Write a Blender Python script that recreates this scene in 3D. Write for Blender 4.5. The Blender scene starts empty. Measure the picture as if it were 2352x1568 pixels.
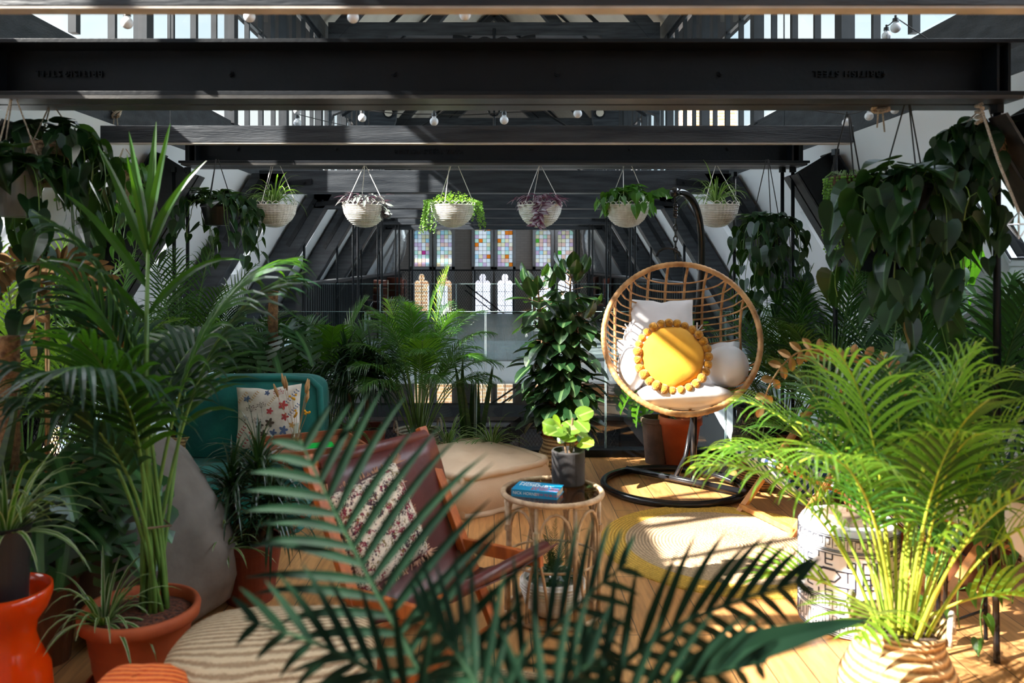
import bpy, math, random
from mathutils import Vector, Matrix, Euler
R = math.radians
PI = math.pi
random.seed(7)
SC = bpy.context.scene
COL = SC.collection

# ---------------------------------------------------------------- camera
F = 1830.0            # focal length in pixels of the 2352 px wide frame
VX, VY, CH = 1135.0, 600.0, 1.5
cam_d = bpy.data.cameras.new('camera')
cam_d.sensor_width = 36.0
cam_d.lens = 36.0 * F / 2352.0
cam_d.shift_x = (1176 - VX) / 2352.0
cam_d.shift_y = -(784 - VY) / 2352.0
cam_d.clip_start = 0.05
cam_d.clip_end = 300
cam_d.dof.use_dof = True
cam_d.dof.focus_distance = 7.0
cam_d.dof.aperture_fstop = 2.9
cam = bpy.data.objects.new('camera', cam_d)
cam.location = (0, 0, CH)
cam.rotation_euler = (R(90), 0, 0)
COL.objects.link(cam)
SC.camera = cam
def at(px, py, d):
    return Vector(((px - VX) * d / F, d, CH + (VY - py) * d / F))
def onfloor(px, py, z=0.0):
    d = F * (CH - z) / (py - VY)
    return Vector(((px - VX) * d / F, d, z))

# ---------------------------------------------------------------- sky, sun, exposure
world = bpy.data.worlds.new('world')
SC.world = world
world.use_nodes = True
wn, wl = world.node_tree.nodes, world.node_tree.links
wn.clear()
w_out = wn.new('ShaderNodeOutputWorld')
w_bg = wn.new('ShaderNodeBackground')
w_tc = wn.new('ShaderNodeTexCoord')
w_sep = wn.new('ShaderNodeSeparateXYZ')
wl.new(w_tc.outputs['Generated'], w_sep.inputs[0])
w_ramp = wn.new('ShaderNodeValToRGB')          # pale blue towards the horizon, brightened overhead, out of view, to light the room
e = w_ramp.color_ramp.elements
e[0].position = .0; e[0].color = (.40, .53, .60, 1)
e[1].position = .36; e[1].color = (.36, .51, .62, 1)
k = e.new(.52); k.color = (1.25, 1.5, 1.75, 1)
k = e.new(.8); k.color = (3.0, 3.4, 3.9, 1)
wl.new(w_sep.outputs['Z'], w_ramp.inputs['Fac'])
w_noise = wn.new('ShaderNodeTexNoise'); w_noise.inputs['Scale'].default_value = 3.2; w_noise.inputs['Detail'].default_value = 6
wl.new(w_tc.outputs['Generated'], w_noise.inputs['Vector'])
w_cr = wn.new('ShaderNodeValToRGB'); w_cr.color_ramp.elements[0].position = .46; w_cr.color_ramp.elements[1].position = .62
w_cr.color_ramp.elements[0].color = (1, 1, 1, 1); w_cr.color_ramp.elements[1].color = (1.5, 1.18, 1.0, 1)
wl.new(w_noise.outputs['Fac'], w_cr.inputs['Fac'])
w_mix = wn.new('ShaderNodeMixRGB'); w_mix.blend_type = 'MULTIPLY'; w_mix.inputs['Fac'].default_value = 1
wl.new(w_ramp.outputs['Color'], w_mix.inputs['Color1']); wl.new(w_cr.outputs['Color'], w_mix.inputs['Color2'])
w_r2 = wn.new('ShaderNodeValToRGB')            # added weighting: unseen flanks boosted to light the room, ahead and behind dimmed
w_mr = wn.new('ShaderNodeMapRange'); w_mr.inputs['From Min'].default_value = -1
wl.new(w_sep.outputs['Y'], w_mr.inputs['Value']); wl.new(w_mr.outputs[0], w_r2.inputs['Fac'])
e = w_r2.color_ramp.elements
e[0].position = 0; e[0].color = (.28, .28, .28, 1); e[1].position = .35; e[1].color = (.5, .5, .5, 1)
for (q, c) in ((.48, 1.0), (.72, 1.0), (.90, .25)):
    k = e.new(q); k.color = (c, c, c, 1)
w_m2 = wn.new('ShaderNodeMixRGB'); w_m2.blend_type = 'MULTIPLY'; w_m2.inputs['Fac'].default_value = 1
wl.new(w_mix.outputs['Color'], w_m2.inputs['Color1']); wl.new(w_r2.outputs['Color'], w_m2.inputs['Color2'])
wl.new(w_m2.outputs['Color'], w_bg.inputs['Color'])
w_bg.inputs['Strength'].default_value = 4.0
wl.new(w_bg.outputs[0], w_out.inputs[0])

sun_d = bpy.data.lights.new('sun', 'SUN')
sun_d.energy = 15.0
sun_d.angle = R(0.6)
sun_d.color = (1.0, .93, .84)
sun = bpy.data.objects.new('sun', sun_d)
sun.rotation_euler = Vector((-1, -.42, .83)).to_track_quat('Z', 'Y').to_euler()
sun.location = (-12, -5, 12)
COL.objects.link(sun)

SC.view_settings.view_transform = 'Standard'
SC.view_settings.look = 'None'
SC.view_settings.exposure = 1.0
SC.view_settings.gamma = 1
SC.view_settings.use_curve_mapping = False
SC.cycles.use_denoising = True
SC.cycles.max_bounces = 8
SC.cycles.diffuse_bounces = 4
SC.cycles.glossy_bounces = 3
SC.cycles.transmission_bounces = 6
SC.cycles.transparent_max_bounces = 24
SC.cycles.sample_clamp_indirect = 6.0
SC.cycles.caustics_reflective = False
SC.cycles.caustics_refractive = False

# ---------------------------------------------------------------- materials
MATS = {}
def _new(name):
    m = bpy.data.materials.new(name); m.use_nodes = True
    nt = m.node_tree; b = nt.nodes['Principled BSDF']
    MATS[name] = m
    return m, nt, b
def lin(c):
    return tuple(((x/255)/12.92 if x/255 <= .04045 else ((x/255+.055)/1.055)**2.4) for x in c)
def rgba(c): return (c[0], c[1], c[2], 1)
def coords(nt, scale=(1,1,1), kind='Object', rot=(0,0,0)):
    tc = nt.nodes.new('ShaderNodeTexCoord'); mp = nt.nodes.new('ShaderNodeMapping')
    mp.inputs['Scale'].default_value = scale; mp.inputs['Rotation'].default_value = rot
    nt.links.new(tc.outputs[kind], mp.inputs['Vector'])
    return mp.outputs['Vector']
def noise_mat(name, c1, c2=None, scale=8, rough=.6, metal=0, bump=.15, bscale=60, stretch=(1,1,1), detail=4, spec=.5, sheen=0, lo=.35, hi=.65):
    m, nt, b = _new(name)
    v = coords(nt, stretch)
    n = nt.nodes.new('ShaderNodeTexNoise'); n.inputs['Scale'].default_value = scale; n.inputs['Detail'].default_value = detail
    nt.links.new(v, n.inputs['Vector'])
    r = nt.nodes.new('ShaderNodeValToRGB')
    c2 = c2 or tuple(x*.7 for x in c1)
    r.color_ramp.elements[0].color = rgba(c2); r.color_ramp.elements[1].color = rgba(c1)
    r.color_ramp.elements[0].position = lo; r.color_ramp.elements[1].position = hi
    nt.links.new(n.outputs['Fac'], r.inputs['Fac']); nt.links.new(r.outputs['Color'], b.inputs['Base Color'])
    b.inputs['Roughness'].default_value = rough; b.inputs['Metallic'].default_value = metal
    b.inputs['Specular IOR Level'].default_value = spec
    if sheen: b.inputs['Sheen Weight'].default_value = sheen
    if bump:
        n2 = nt.nodes.new('ShaderNodeTexNoise'); n2.inputs['Scale'].default_value = bscale; n2.inputs['Detail'].default_value = 3
        nt.links.new(v, n2.inputs['Vector'])
        bp = nt.nodes.new('ShaderNodeBump'); bp.inputs['Strength'].default_value = bump; bp.inputs['Distance'].default_value = .01
        nt.links.new(n2.outputs['Fac'], bp.inputs['Height']); nt.links.new(bp.outputs[0], b.inputs['Normal'])
    return m
def leaf_mat(name, c, rib=None, trans=.35, rough=.38, kind='rib', ribw=.05, edge=None, tcol=None, spec=.5):
    m, nt, b = _new(name)
    N, L = nt.nodes, nt.links
    uv = N.new('ShaderNodeTexCoord'); sep = N.new('ShaderNodeSeparateXYZ'); L.new(uv.outputs['UV'], sep.inputs[0])
    noi = N.new('ShaderNodeTexNoise'); noi.inputs['Scale'].default_value = 9; L.new(uv.outputs['Object'], noi.inputs['Vector'])
    dark = tuple(x*.5 for x in c); lite = (min(1,c[0]*1.7), min(1,c[1]*1.35), c[2]*1.1)
    r = N.new('ShaderNodeValToRGB'); r.color_ramp.elements[0].color = rgba(dark); r.color_ramp.elements[1].color = rgba(lite)
    r.color_ramp.elements[0].position = .3; r.color_ramp.elements[1].position = .72
    L.new(noi.outputs['Fac'], r.inputs['Fac'])
    col = r.outputs['Color']
    if rib:
        s = N.new('ShaderNodeMath'); s.operation = 'SUBTRACT'; L.new(sep.outputs['X'], s.inputs[0]); s.inputs[1].default_value = .5
        a = N.new('ShaderNodeMath'); a.operation = 'ABSOLUTE'; L.new(s.outputs[0], a.inputs[0])
        lt = N.new('ShaderNodeMath'); L.new(a.outputs[0], lt.inputs[0])
        lt.operation = 'LESS_THAN' if kind == 'rib' else 'GREATER_THAN'; lt.inputs[1].default_value = ribw
        mx = N.new('ShaderNodeMixRGB'); L.new(lt.outputs[0], mx.inputs['Fac']); L.new(col, mx.inputs['Color1'])
        mx.inputs['Color2'].default_value = rgba(rib); col = mx.outputs['Color']
    if edge:   # cross bands along the blade (snake plant)
        w = N.new('ShaderNodeTexWave'); w.bands_direction = 'Z'; w.inputs['Scale'].default_value = 9; w.inputs['Distortion'].default_value = 9
        w.inputs['Detail Scale'].default_value = 2
        L.new(uv.outputs['Object'], w.inputs['Vector'])
        mx2 = N.new('ShaderNodeMixRGB'); L.new(w.outputs['Fac'], mx2.inputs['Fac']); L.new(col, mx2.inputs['Color1'])
        mx2.inputs['Color2'].default_value = rgba(edge); col = mx2.outputs['Color']
    L.new(col, b.inputs['Base Color'])
    b.inputs['Roughness'].default_value = rough
    b.inputs['Specular IOR Level'].default_value = spec
    tr = N.new('ShaderNodeBsdfTranslucent')
    tcol = tcol or (min(1, c[0]*3.2+.02), min(1, c[1]*2.6+.03), c[2]*.6)
    tr.inputs['Color'].default_value = rgba(tcol)
    mix = N.new('ShaderNodeMixShader'); mix.inputs['Fac'].default_value = trans
    L.new(b.outputs[0], mix.inputs[1]); L.new(tr.outputs[0], mix.inputs[2])
    L.new(mix.outputs[0], N['Material Output'].inputs['Surface'])
    return m
def wood_mat(name, c1, c2, scale=3, stretch=(1,12,12), rough=.45, bump=.1):
    return noise_mat(name, c1, c2, scale=scale, stretch=stretch, rough=rough, bump=bump, bscale=14, detail=8, lo=.3, hi=.7)

black_steel = noise_mat('black_painted_steel', (.0055,.0075,.011), (.003,.0045,.007), scale=5, rough=.42, bump=.12, bscale=45, spec=.3)
black_timber = noise_mat('black_painted_timber', (.045,.051,.060), (.012,.016,.022), scale=2, stretch=(1,3,10), rough=.4, bump=.35, bscale=16, spec=.4)
flange_mat = noise_mat('worn_black_steel', (.05,.047,.044), (.02,.02,.021), scale=4, stretch=(1,6,6), rough=.36, bump=.2, bscale=70)
plaster = noise_mat('white_plaster', (.82,.83,.85), (.79,.80,.82), scale=3, rough=.85, bump=.05)
ceil_mat = noise_mat('cream_ceiling_board', (.62,.55,.46), (.56,.49,.41), scale=3, rough=.8, bump=.03)
grey_panel = noise_mat('charcoal_boarding', (.018,.021,.024), (.012,.014,.016), scale=3, rough=.5, bump=.1)
white_metal = noise_mat('white_painted_fascia', (.75,.78,.8), (.7,.73,.76), scale=2, rough=.35, bump=0)
soil = noise_mat('dark_soil', (.09,.055,.035), (.02,.012,.008), scale=60, rough=.95, bump=1.0, bscale=90)
chrome = noise_mat('chrome', (.8,.8,.82), (.7,.7,.72), rough=.15, metal=1, bump=0)
foil = noise_mat('silver_duct_foil', (.75,.75,.77), (.55,.55,.57), scale=20, rough=.28, metal=1, bump=.8, bscale=30)

def glass_mat(name, tint=(.93,.97,.97), refl=.5, rough=0.0):
    m, nt, b = _new(name); N, L = nt.nodes, nt.links
    fr = N.new('ShaderNodeFresnel'); ge = N.new('ShaderNodeNewGeometry'); mi = N.new('ShaderNodeMapRange')
    mi.inputs['To Min'].default_value = 1.5; mi.inputs['To Max'].default_value = 1/1.5      # same reflectance from either side of a pane
    L.new(ge.outputs['Backfacing'], mi.inputs['Value']); L.new(mi.outputs[0], fr.inputs['IOR'])
    mu = N.new('ShaderNodeMath'); mu.operation = 'MULTIPLY'; mu.inputs[1].default_value = refl; L.new(fr.outputs[0], mu.inputs[0])
    t = N.new('ShaderNodeBsdfTransparent'); t.inputs['Color'].default_value = rgba(tint)
    g = N.new('ShaderNodeBsdfGlossy'); g.inputs['Roughness'].default_value = rough
    mx = N.new('ShaderNodeMixShader'); L.new(mu.outputs[0], mx.inputs['Fac']); L.new(t.outputs[0], mx.inputs[1]); L.new(g.outputs[0], mx.inputs[2])
    L.new(mx.outputs[0], N['Material Output'].inputs['Surface'])
    return m
clear_glass = glass_mat('clear_glass', (.97,.99,.99), .9)
balus_glass = glass_mat('balustrade_glass', (.90,.94,.95), 1.0)
smoke_glass = glass_mat('smoked_glass', (.55,.48,.42), 1.2)
edge_glass = noise_mat('glass_edge', (.55,.75,.75), (.45,.65,.66), rough=.15, bump=0)

def oak_floor(name, c1, c2, pw=.145, pl=1.6):
    m, nt, b = _new(name); N, L = nt.nodes, nt.links
    v = coords(nt, (1,1,1), rot=(0,0,R(90)))
    br = N.new('ShaderNodeTexBrick'); L.new(v, br.inputs['Vector'])
    br.inputs['Scale'].default_value = 1; br.inputs['Brick Width'].default_value = pl; br.inputs['Row Height'].default_value = pw
    br.inputs['Mortar Size'].default_value = .0022; br.inputs['Mortar Smooth'].default_value = .1
    br.inputs['Color1'].default_value = rgba(c1); br.inputs['Color2'].default_value = rgba(c2); br.inputs['Mortar'].default_value = (.05,.03,.015,1)
    br.offset_frequency = 2; br.offset = .37
    v2 = coords(nt, (14,1.2,1))
    n = N.new('ShaderNodeTexNoise'); n.inputs['Scale'].default_value = 2.2; n.inputs['Detail'].default_value = 9; n.inputs['Distortion'].default_value = 1.2; L.new(v2, n.inputs['Vector'])
    r = N.new('ShaderNodeValToRGB'); r.color_ramp.elements[0].color = (.45,.42,.38,1); r.color_ramp.elements[1].color = (1,1,1,1)
    r.color_ramp.elements[0].position = .36; r.color_ramp.elements[1].position = .6; L.new(n.outputs['Fac'], r.inputs['Fac'])
    mx = N.new('ShaderNodeMixRGB'); mx.blend_type = 'MULTIPLY'; mx.inputs['Fac'].default_value = .55
    L.new(br.outputs['Color'], mx.inputs['Color1']); L.new(r.outputs['Color'], mx.inputs['Color2'])
    v3 = coords(nt, (6,2.5,1)); vo = N.new('ShaderNodeTexVoronoi'); vo.inputs['Scale'].default_value = .9; L.new(v3, vo.inputs['Vector'])
    r3 = N.new('ShaderNodeValToRGB'); r3.color_ramp.elements[0].color = (.25,.16,.09,1); r3.color_ramp.elements[1].color = (1,1,1,1)
    r3.color_ramp.elements[0].position = .02; r3.color_ramp.elements[1].position = .11; L.new(vo.outputs['Distance'], r3.inputs['Fac'])
    mx3 = N.new('ShaderNodeMixRGB'); mx3.blend_type = 'MULTIPLY'; mx3.inputs['Fac'].default_value = .8
    L.new(mx.outputs['Color'], mx3.inputs['Color1']); L.new(r3.outputs['Color'], mx3.inputs['Color2'])
    L.new(mx3.outputs['Color'], b.inputs['Base Color'])
    b.inputs['Roughness'].default_value = .38
    bp = N.new('ShaderNodeBump'); bp.inputs['Strength'].default_value = .25; bp.inputs['Distance'].default_value = .004
    L.new(n.outputs['Fac'], bp.inputs['Height']); L.new(bp.outputs[0], b.inputs['Normal'])
    return m
floor_mat = oak_floor('oak_floorboards', lin((214,160,104)), lin((190,134,80)))
far_floor_mat = oak_floor('far_floorboards', lin((132,138,138)), lin((118,122,120)), pw=.2)
lower_floor_mat = noise_mat('lower_floor_carpet', (.12,.13,.14), (.08,.08,.09), scale=3, rough=.7)

def brick_mat(name, c1, c2, mortar, s=1.0, bump=.4):
    m, nt, b = _new(name); N, L = nt.nodes, nt.links
    v = coords(nt, (1,1,1), rot=(R(90),0,0))
    br = N.new('ShaderNodeTexBrick'); L.new(v, br.inputs['Vector']); br.inputs['Scale'].default_value = s
    br.inputs['Brick Width'].default_value = .225; br.inputs['Row Height'].default_value = .075; br.inputs['Mortar Size'].default_value = .008
    br.inputs['Color1'].default_value = rgba(c1); br.inputs['Color2'].default_value = rgba(c2); br.inputs['Mortar'].default_value = rgba(mortar)
    L.new(br.outputs['Color'], b.inputs['Base Color']); b.inputs['Roughness'].default_value = .8
    bp = N.new('ShaderNodeBump'); bp.inputs['Strength'].default_value = bump; bp.inputs['Distance'].default_value = .01
    L.new(br.outputs['Fac'], bp.inputs['Height']); bp.invert = True; L.new(bp.outputs[0], b.inputs['Normal'])
    return m
gable_mat = brick_mat('painted_brick', (.44,.38,.35), (.40,.35,.32), (.36,.31,.29))
brick_out = brick_mat('stock_brick', lin((205,165,115)), lin((170,120,85)), lin((215,205,185)), .5)

# ---------------------------------------------------------------- mesh builder
class MB:
    def __init__(s): s.v = []; s.f = []; s.uv = []; s.hasuv = False
    def quadgrid(s, rows, closed_u=False, closed_v=False, uvs=None):
        """rows: list of equal length lists of points"""
        o = len(s.v); n = len(rows[0]); m = len(rows)
        for r in rows: s.v.extend([tuple(p) for p in r])
        for i in range(m if closed_v else m-1):
            i2 = (i+1) % m
            for j in range(n if closed_u else n-1):
                j2 = (j+1) % n
                s.f.append((o+i*n+j, o+i*n+j2, o+i2*n+j2, o+i2*n+j))
                if uvs is not None or s.hasuv:
                    s.hasuv = True
                    if uvs is None: s.uv.append(((j/n,i/m),)*4)
                    else: s.uv.append((uvs[i][j], uvs[i][j2], uvs[i2][j2], uvs[i2][j]))
        return s
    def poly(s, pts):
        o = len(s.v); s.v.extend([tuple(p) for p in pts]); s.f.append(tuple(range(o, o+len(pts))))
        if s.hasuv: s.uv.append(((0,0),)*len(pts))
        return s
    def prism(s, pts, vec):
        """closed prism from a planar outline and an extrusion vector"""
        vec = Vector(vec); a = [Vector(p) for p in pts]; b = [p+vec for p in a]
        o = len(s.v); n = len(a)
        s.v.extend([tuple(p) for p in a+b])
        s.f.append(tuple(range(o+n-1, o-1, -1))); s.f.append(tuple(range(o+n, o+2*n)))
        for i in range(n):
            j = (i+1) % n; s.f.append((o+i, o+j, o+n+j, o+n+i))
        if s.hasuv:
            s.uv.append(((0,0),)*n); s.uv.append(((0,0),)*n)
            for i in range(n): s.uv.append(((0,0),)*4)
        return s
    def box(s, x0, x1, y0, y1, z0, z1):
        return s.prism([(x0,y0,z0),(x1,y0,z0),(x1,y1,z0),(x0,y1,z0)], (0,0,z1-z0))
    def bar(s, a, b, w, h, up=(0,0,1)):
        a, b = Vector(a), Vector(b); d = (b-a)
        if d.length < 1e-6: return s
        t = d.normalized(); up = Vector(up)
        if abs(t.dot(up)) > .98: up = Vector((0,1,0))
        sd = t.cross(up).normalized(); u2 = sd.cross(t).normalized()
        q = [a - sd*w/2 - u2*h/2, a + sd*w/2 - u2*h/2, a + sd*w/2 + u2*h/2, a - sd*w/2 + u2*h/2]
        return s.prism(q, d)
    def tube(s, pts, r, n=8, closed=False, caps=True):
        pts = [Vector(p) for p in pts]; m = len(pts)
        rr = r if isinstance(r, (list, tuple)) else [r]*m
        tan = []
        for i in range(m):
            if closed: t = pts[(i+1) % m] - pts[i-1]
            else: t = pts[min(i+1, m-1)] - pts[max(i-1, 0)]
            tan.append(t.normalized() if t.length > 1e-9 else Vector((0,0,1)))
        ref = Vector((0,0,1)) if abs(tan[0].z) < .9 else Vector((1,0,0))
        nrm = (ref - tan[0]*ref.dot(tan[0])).normalized()
        rows = []
        for i in range(m):
            if i: 
                nrm = nrm - tan[i]*nrm.dot(tan[i])
                nrm = nrm.normalized() if nrm.length > 1e-6 else Vector((1,0,0))
            bn = tan[i].cross(nrm)
            rows.append([pts[i] + (nrm*math.cos(2*PI*k/n) + bn*math.sin(2*PI*k/n))*rr[i] for k in range(n)])
        o = len(s.v)
        s.quadgrid(rows, closed_u=True, closed_v=closed)
        if caps and not closed:
            s.f.append(tuple(range(o+n-1, o-1, -1))); s.f.append(tuple(range(o+(m-1)*n, o+m*n)))
            if s.hasuv: s.uv.append(((0,0),)*n); s.uv.append(((0,0),)*n)
        return s
    def lathe(s, prof, c=(0,0,0), n=32, fn=None):
        """prof list of (r, z); fn(theta, r, z) -> r optional"""
        rows = []
        for (r, z) in prof:
            row = []
            for k in range(n):
                th = 2*PI*k/n; rr = fn(th, r, z) if fn else r
                row.append((c[0]+rr*math.cos(th), c[1]+rr*math.sin(th), c[2]+z))
            rows.append(row)
        uvs = [[(k/n, i/max(1,len(prof)-1)) for k in range(n)] for i in range(len(prof))] if s.hasuv else None
        return s.quadgrid(rows, closed_u=True, uvs=uvs)
    def sphere(s, c, r, n=10, m=7, sq=(1,1,1)):
        c = Vector(c); rows = []
        for i in range(m+1):
            ph = PI*i/m; rad = max(math.sin(ph), .02)
            rows.append([(c.x+r*sq[0]*rad*math.cos(2*PI*k/n), c.y+r*sq[1]*rad*math.sin(2*PI*k/n), c.z+r*sq[2]*math.cos(ph)) for k in range(n)])
        return s.quadgrid(rows, closed_u=True)
    def xf(s, M, start=0):
        for i in range(start, len(s.v)): s.v[i] = tuple(M @ Vector(s.v[i]))
        return s
    def build(s, name, mat, parent=None, smooth=False, loc=None, rot=None, bevel=0, subd=0, solid=0):
        me = bpy.data.meshes.new(name)
        me.from_pydata(s.v, [], s.f)
        if s.hasuv:
            ul = me.uv_layers.new(name='uv'); flat = []
            for face in s.uv:
                for (a, b) in face: flat.extend((a, b))
            if len(flat) == 2*len(me.loops): ul.data.foreach_set('uv', flat)
        me.materials.append(mat)
        if smooth: me.polygons.foreach_set('use_smooth', [True]*len(me.polygons))
        me.update()
        o = bpy.data.objects.new(name, me); COL.objects.link(o)
        if loc is not None: o.location = loc
        if rot is not None: o.rotation_euler = rot
        if parent is not None: o.parent = parent
        if solid:
            md = o.modifiers.new('thick', 'SOLIDIFY'); md.thickness = solid; md.offset = 0
        if bevel:
            md = o.modifiers.new('bevel', 'BEVEL'); md.width = bevel; md.segments = 2; md.limit_method = 'ANGLE'
        if subd:
            md = o.modifiers.new('sub', 'SUBSURF'); md.levels = subd; md.render_levels = subd
        return o
def tag(o, label=None, cat=None, group=None, kind=None):
    if label: o['label'] = label
    if cat: o['category'] = cat
    if group: o['group'] = group
    if kind: o['kind'] = kind
    return o
def thing(name, label, cat, loc=(0,0,0), rz=0, group=None, rot=None, scale=None):
    o = bpy.data.objects.new(name, None); COL.objects.link(o)
    o.location = loc; o.rotation_euler = rot or (0,0,rz); o.empty_display_size = .1
    if scale: o.scale = scale
    return tag(o, label, cat, group)
def kids(o): return [c for c in bpy.data.objects if c.parent == o]
def copy_tree(o, parent=None):
    c = o.copy(); COL.objects.link(c)
    if parent is not None: c.parent = parent
    for ch in kids(o): copy_tree(ch, c)
    return c
def struct(mb, name, mat, **k):
    o = mb.build(name, mat, **k); o['kind'] = 'structure'; return o
def text_part(body, name, mat, parent, size, loc, rot, extrude=.001, align='LEFT', spacing=1.0):
    cu = bpy.data.curves.new(name, 'FONT'); cu.body = body; cu.size = size; cu.extrude = extrude
    cu.align_x = align; cu.align_y = 'CENTER'; cu.space_character = spacing
    cu.materials.append(mat)
    tmp = bpy.data.objects.new(name, cu)
    me = bpy.data.meshes.new_from_object(tmp); bpy.data.objects.remove(tmp)
    o = bpy.data.objects.new(name, me); COL.objects.link(o); o.location = loc; o.rotation_euler = rot
    o.parent = parent
    return o
def arc(c, r, a0, a1, n, axis='XZ'):
    out = []
    for i in range(n+1):
        a = a0 + (a1-a0)*i/n; u, w = r*math.cos(a), r*math.sin(a)
        if axis == 'XZ': out.append((c[0]+u, c[1], c[2]+w))
        elif axis == 'YZ': out.append((c[0], c[1]+u, c[2]+w))
        else: out.append((c[0]+u, c[1]+w, c[2]))
    return out
def bez(p0, p1, p2, p3, n):
    p0, p1, p2, p3 = map(Vector, (p0, p1, p2, p3)); out = []
    for i in range(n+1):
        t = i/n; out.append(p0*(1-t)**3 + p1*3*t*(1-t)**2 + p2*3*t*t*(1-t) + p3*t**3)
    return out
# ================================================================ THE SHELL
SL = 1.66                      # roof slope dz/dx
def roofx(z): return 4.02 - z/SL
Y0, Y1 = -2.0, 24.0
# --- floors
fl = MB().box(-4.1, 4.1, -2.5, 6.22, -.30, 0)
struct(fl, 'floor', floor_mat)
ff = MB().box(-3.6, 3.6, 12.12, 22.9, -.02, 0); struct(ff, 'floor_far_gallery', far_floor_mat)
fz = MB().box(-3.6, 3.6, 12.10, 22.9, -.32, -.02); struct(fz, 'trim_gallery_fascia', white_metal)
lf = MB().box(-4.2, 4.2, 3.0, Y1, -3.45, -3.3); struct(lf, 'floor_lower', lower_floor_mat)
tr = MB().box(-2.95, 2.95, 6.10, 6.22, 0.0, .055); struct(tr, 'trim_balustrade_channel', black_steel, bevel=.004)
# velux openings: (y0, y1) at z 1.46-1.88
VZ0, VZ1 = 1.34, 1.96
VEL = [(-1.6,-.5),(0.3,1.3),(2.0,3.0),(3.95,5.03),(6.4,7.4),(8.8,9.95),(11.3,12.6),(13.6,14.8),(16.0,17.2)]
for sx, side in ((-1,'left'), (1,'right')):
    mb = MB()
    def P(y, z, off=0.0):       # point on the slope, off = outward
        return Vector((sx*(roofx(z)+off*.857), y, z + off*.515))
    def quad(y0, y1, z0, z1): mb.quadgrid([[P(y0,z0),P(y1,z0)],[P(y0,z1),P(y1,z1)]])
    zb = 0.0
    quad(Y0, Y1, zb, VZ0); quad(Y0, Y1, VZ1, 2.42)
    y = Y0
    for (a, b) in VEL: quad(y, a, VZ0, VZ1); y = b
    quad(y, Y1, VZ0, VZ1)
    # splayed reveals
    for (a, b) in VEL:
        q_in = [P(a,VZ0), P(b,VZ0), P(b,VZ1), P(a,VZ1)]
        q_out = [P(a+.04,VZ0+.1,.11), P(b-.04,VZ0+.1,.11), P(b-.04,VZ1,.11), P(a+.04,VZ1,.11)]
        for i in range(4):
            j = (i+1) % 4; mb.quadgrid([[q_in[i], q_in[j]], [q_out[i], q_out[j]]])
    struct(mb, 'wall_'+side, plaster)
    # outer roof skin (keeps the sun out)
    ob = MB()
    def oq(y0, y1, z0, z1): ob.quadgrid([[P(y0,z0,.24),P(y1,z0,.24)],[P(y0,z1,.24),P(y1,z1,.24)]])
    oq(Y0, Y1, -.3, VZ0+.1); oq(Y0, Y1, VZ1+.0, 2.42); y = Y0
    for (a, b) in VEL: oq(y, a+.03, VZ0+.1, VZ1); y = b-.03
    oq(y, Y1, VZ0+.1, VZ1)
    struct(ob, 'trim_roof_slates_'+side, grey_panel)
    # dark dwarf wall + lower storey wall
    dw = MB()
    dw.box(*sorted((sx*2.65, sx*2.72)), 10.95, 22.9, -.3, 1.16)
    for k in range(79): 
        yy = 11 + k*.15; dw.box(*sorted((sx*2.65, sx*2.635)), yy, yy+.02, -.3, 1.14)
    dw.box(*sorted((sx*2.6, sx*2.78)), 10.95, 22.9, 1.16, 1.2)
    struct(dw, 'trim_dwarf_boarding_'+side, grey_panel)
    lw = MB().box(*sorted((sx*3.9, sx*4.0)), 3.0, Y1, -3.45, -.3)
    struct(lw, 'wall_lower_'+side, plaster)
# --- lantern
LX, LZ0, LZ1, RZ = 2.6, 2.86, 4.9, 8.0
wmat_frame = noise_mat('window_frame_black', (.02,.023,.028), (.013,.015,.018), rough=.45, bump=0)
n_win = 0
for sx, side in ((-1,'left'), (1,'right')):
    wp = MB().box(*sorted((sx*LX, sx*(LX+.08))), Y0, Y1, 2.36, LZ0)
    struct(wp, 'trim_wall_plate_'+side, black_timber)
    tp = MB().box(*sorted((sx*(LX-.02), sx*(LX+.14))), Y0, Y1, LZ1, LZ1+.25)
    struct(tp, 'trim_top_plate_'+side, black_timber)
    y = Y0
    while y < Y1-.1:
        n_win += 1
        y2 = y+2.0
        w = MB()
        w.box(*sorted((sx*(LX-.01), sx*(LX+.09))), y-.06, y+.06, LZ0, LZ1)          # post
        for (z0, z1) in ((LZ0, LZ0+.04), (LZ1-.07, LZ1), (LZ0+1.2, LZ0+1.23)):
            w.box(*sorted((sx*(LX+.02), sx*(LX+.06))), y+.07, y2-.07, z0, z1)
        for k in (1,2,3):
            yy = y+.5*k; hw = .028 if k == 2 else .018
            w.box(*sorted((sx*(LX+.01), sx*(LX+.06))), yy-hw, yy+hw, LZ0+.07, LZ1-.07)
        wo = struct(w, 'window_%d' % n_win, wmat_frame)
        g = MB().poly([(sx*(LX+.05), y+.07, LZ0+.07), (sx*(LX+.05), y2-.07, LZ0+.07), (sx*(LX+.05), y2-.07, LZ1-.07), (sx*(LX+.05), y+.07, LZ1-.07)])
        g.build('glass', clear_glass, wo)
        y = y2
    ce = MB().quadgrid([[(sx*(LX+.02), Y0, LZ1+.2), (sx*(LX+.02), Y1, LZ1+.2)], [(0, Y0, RZ), (0, Y1, RZ)]])
    struct(ce, 'ceiling_slope_'+side, ceil_mat)
    co = MB().quadgrid([[(sx*(LX+1.05), Y0, LZ1+.05), (sx*(LX+1.05), Y1, LZ1+.05)], [(0, Y0, RZ+.15), (0, Y1, RZ+.15)]])
    struct(co, 'trim_roof_cover_'+side, grey_panel)
struct(MB().box(-2.9, -2.72, 19.0, 25.0, 2.3, 5.2), 'trim_end_sun_shield_left', grey_panel)  # added outside the last left windows to keep sun off the end wall
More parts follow.
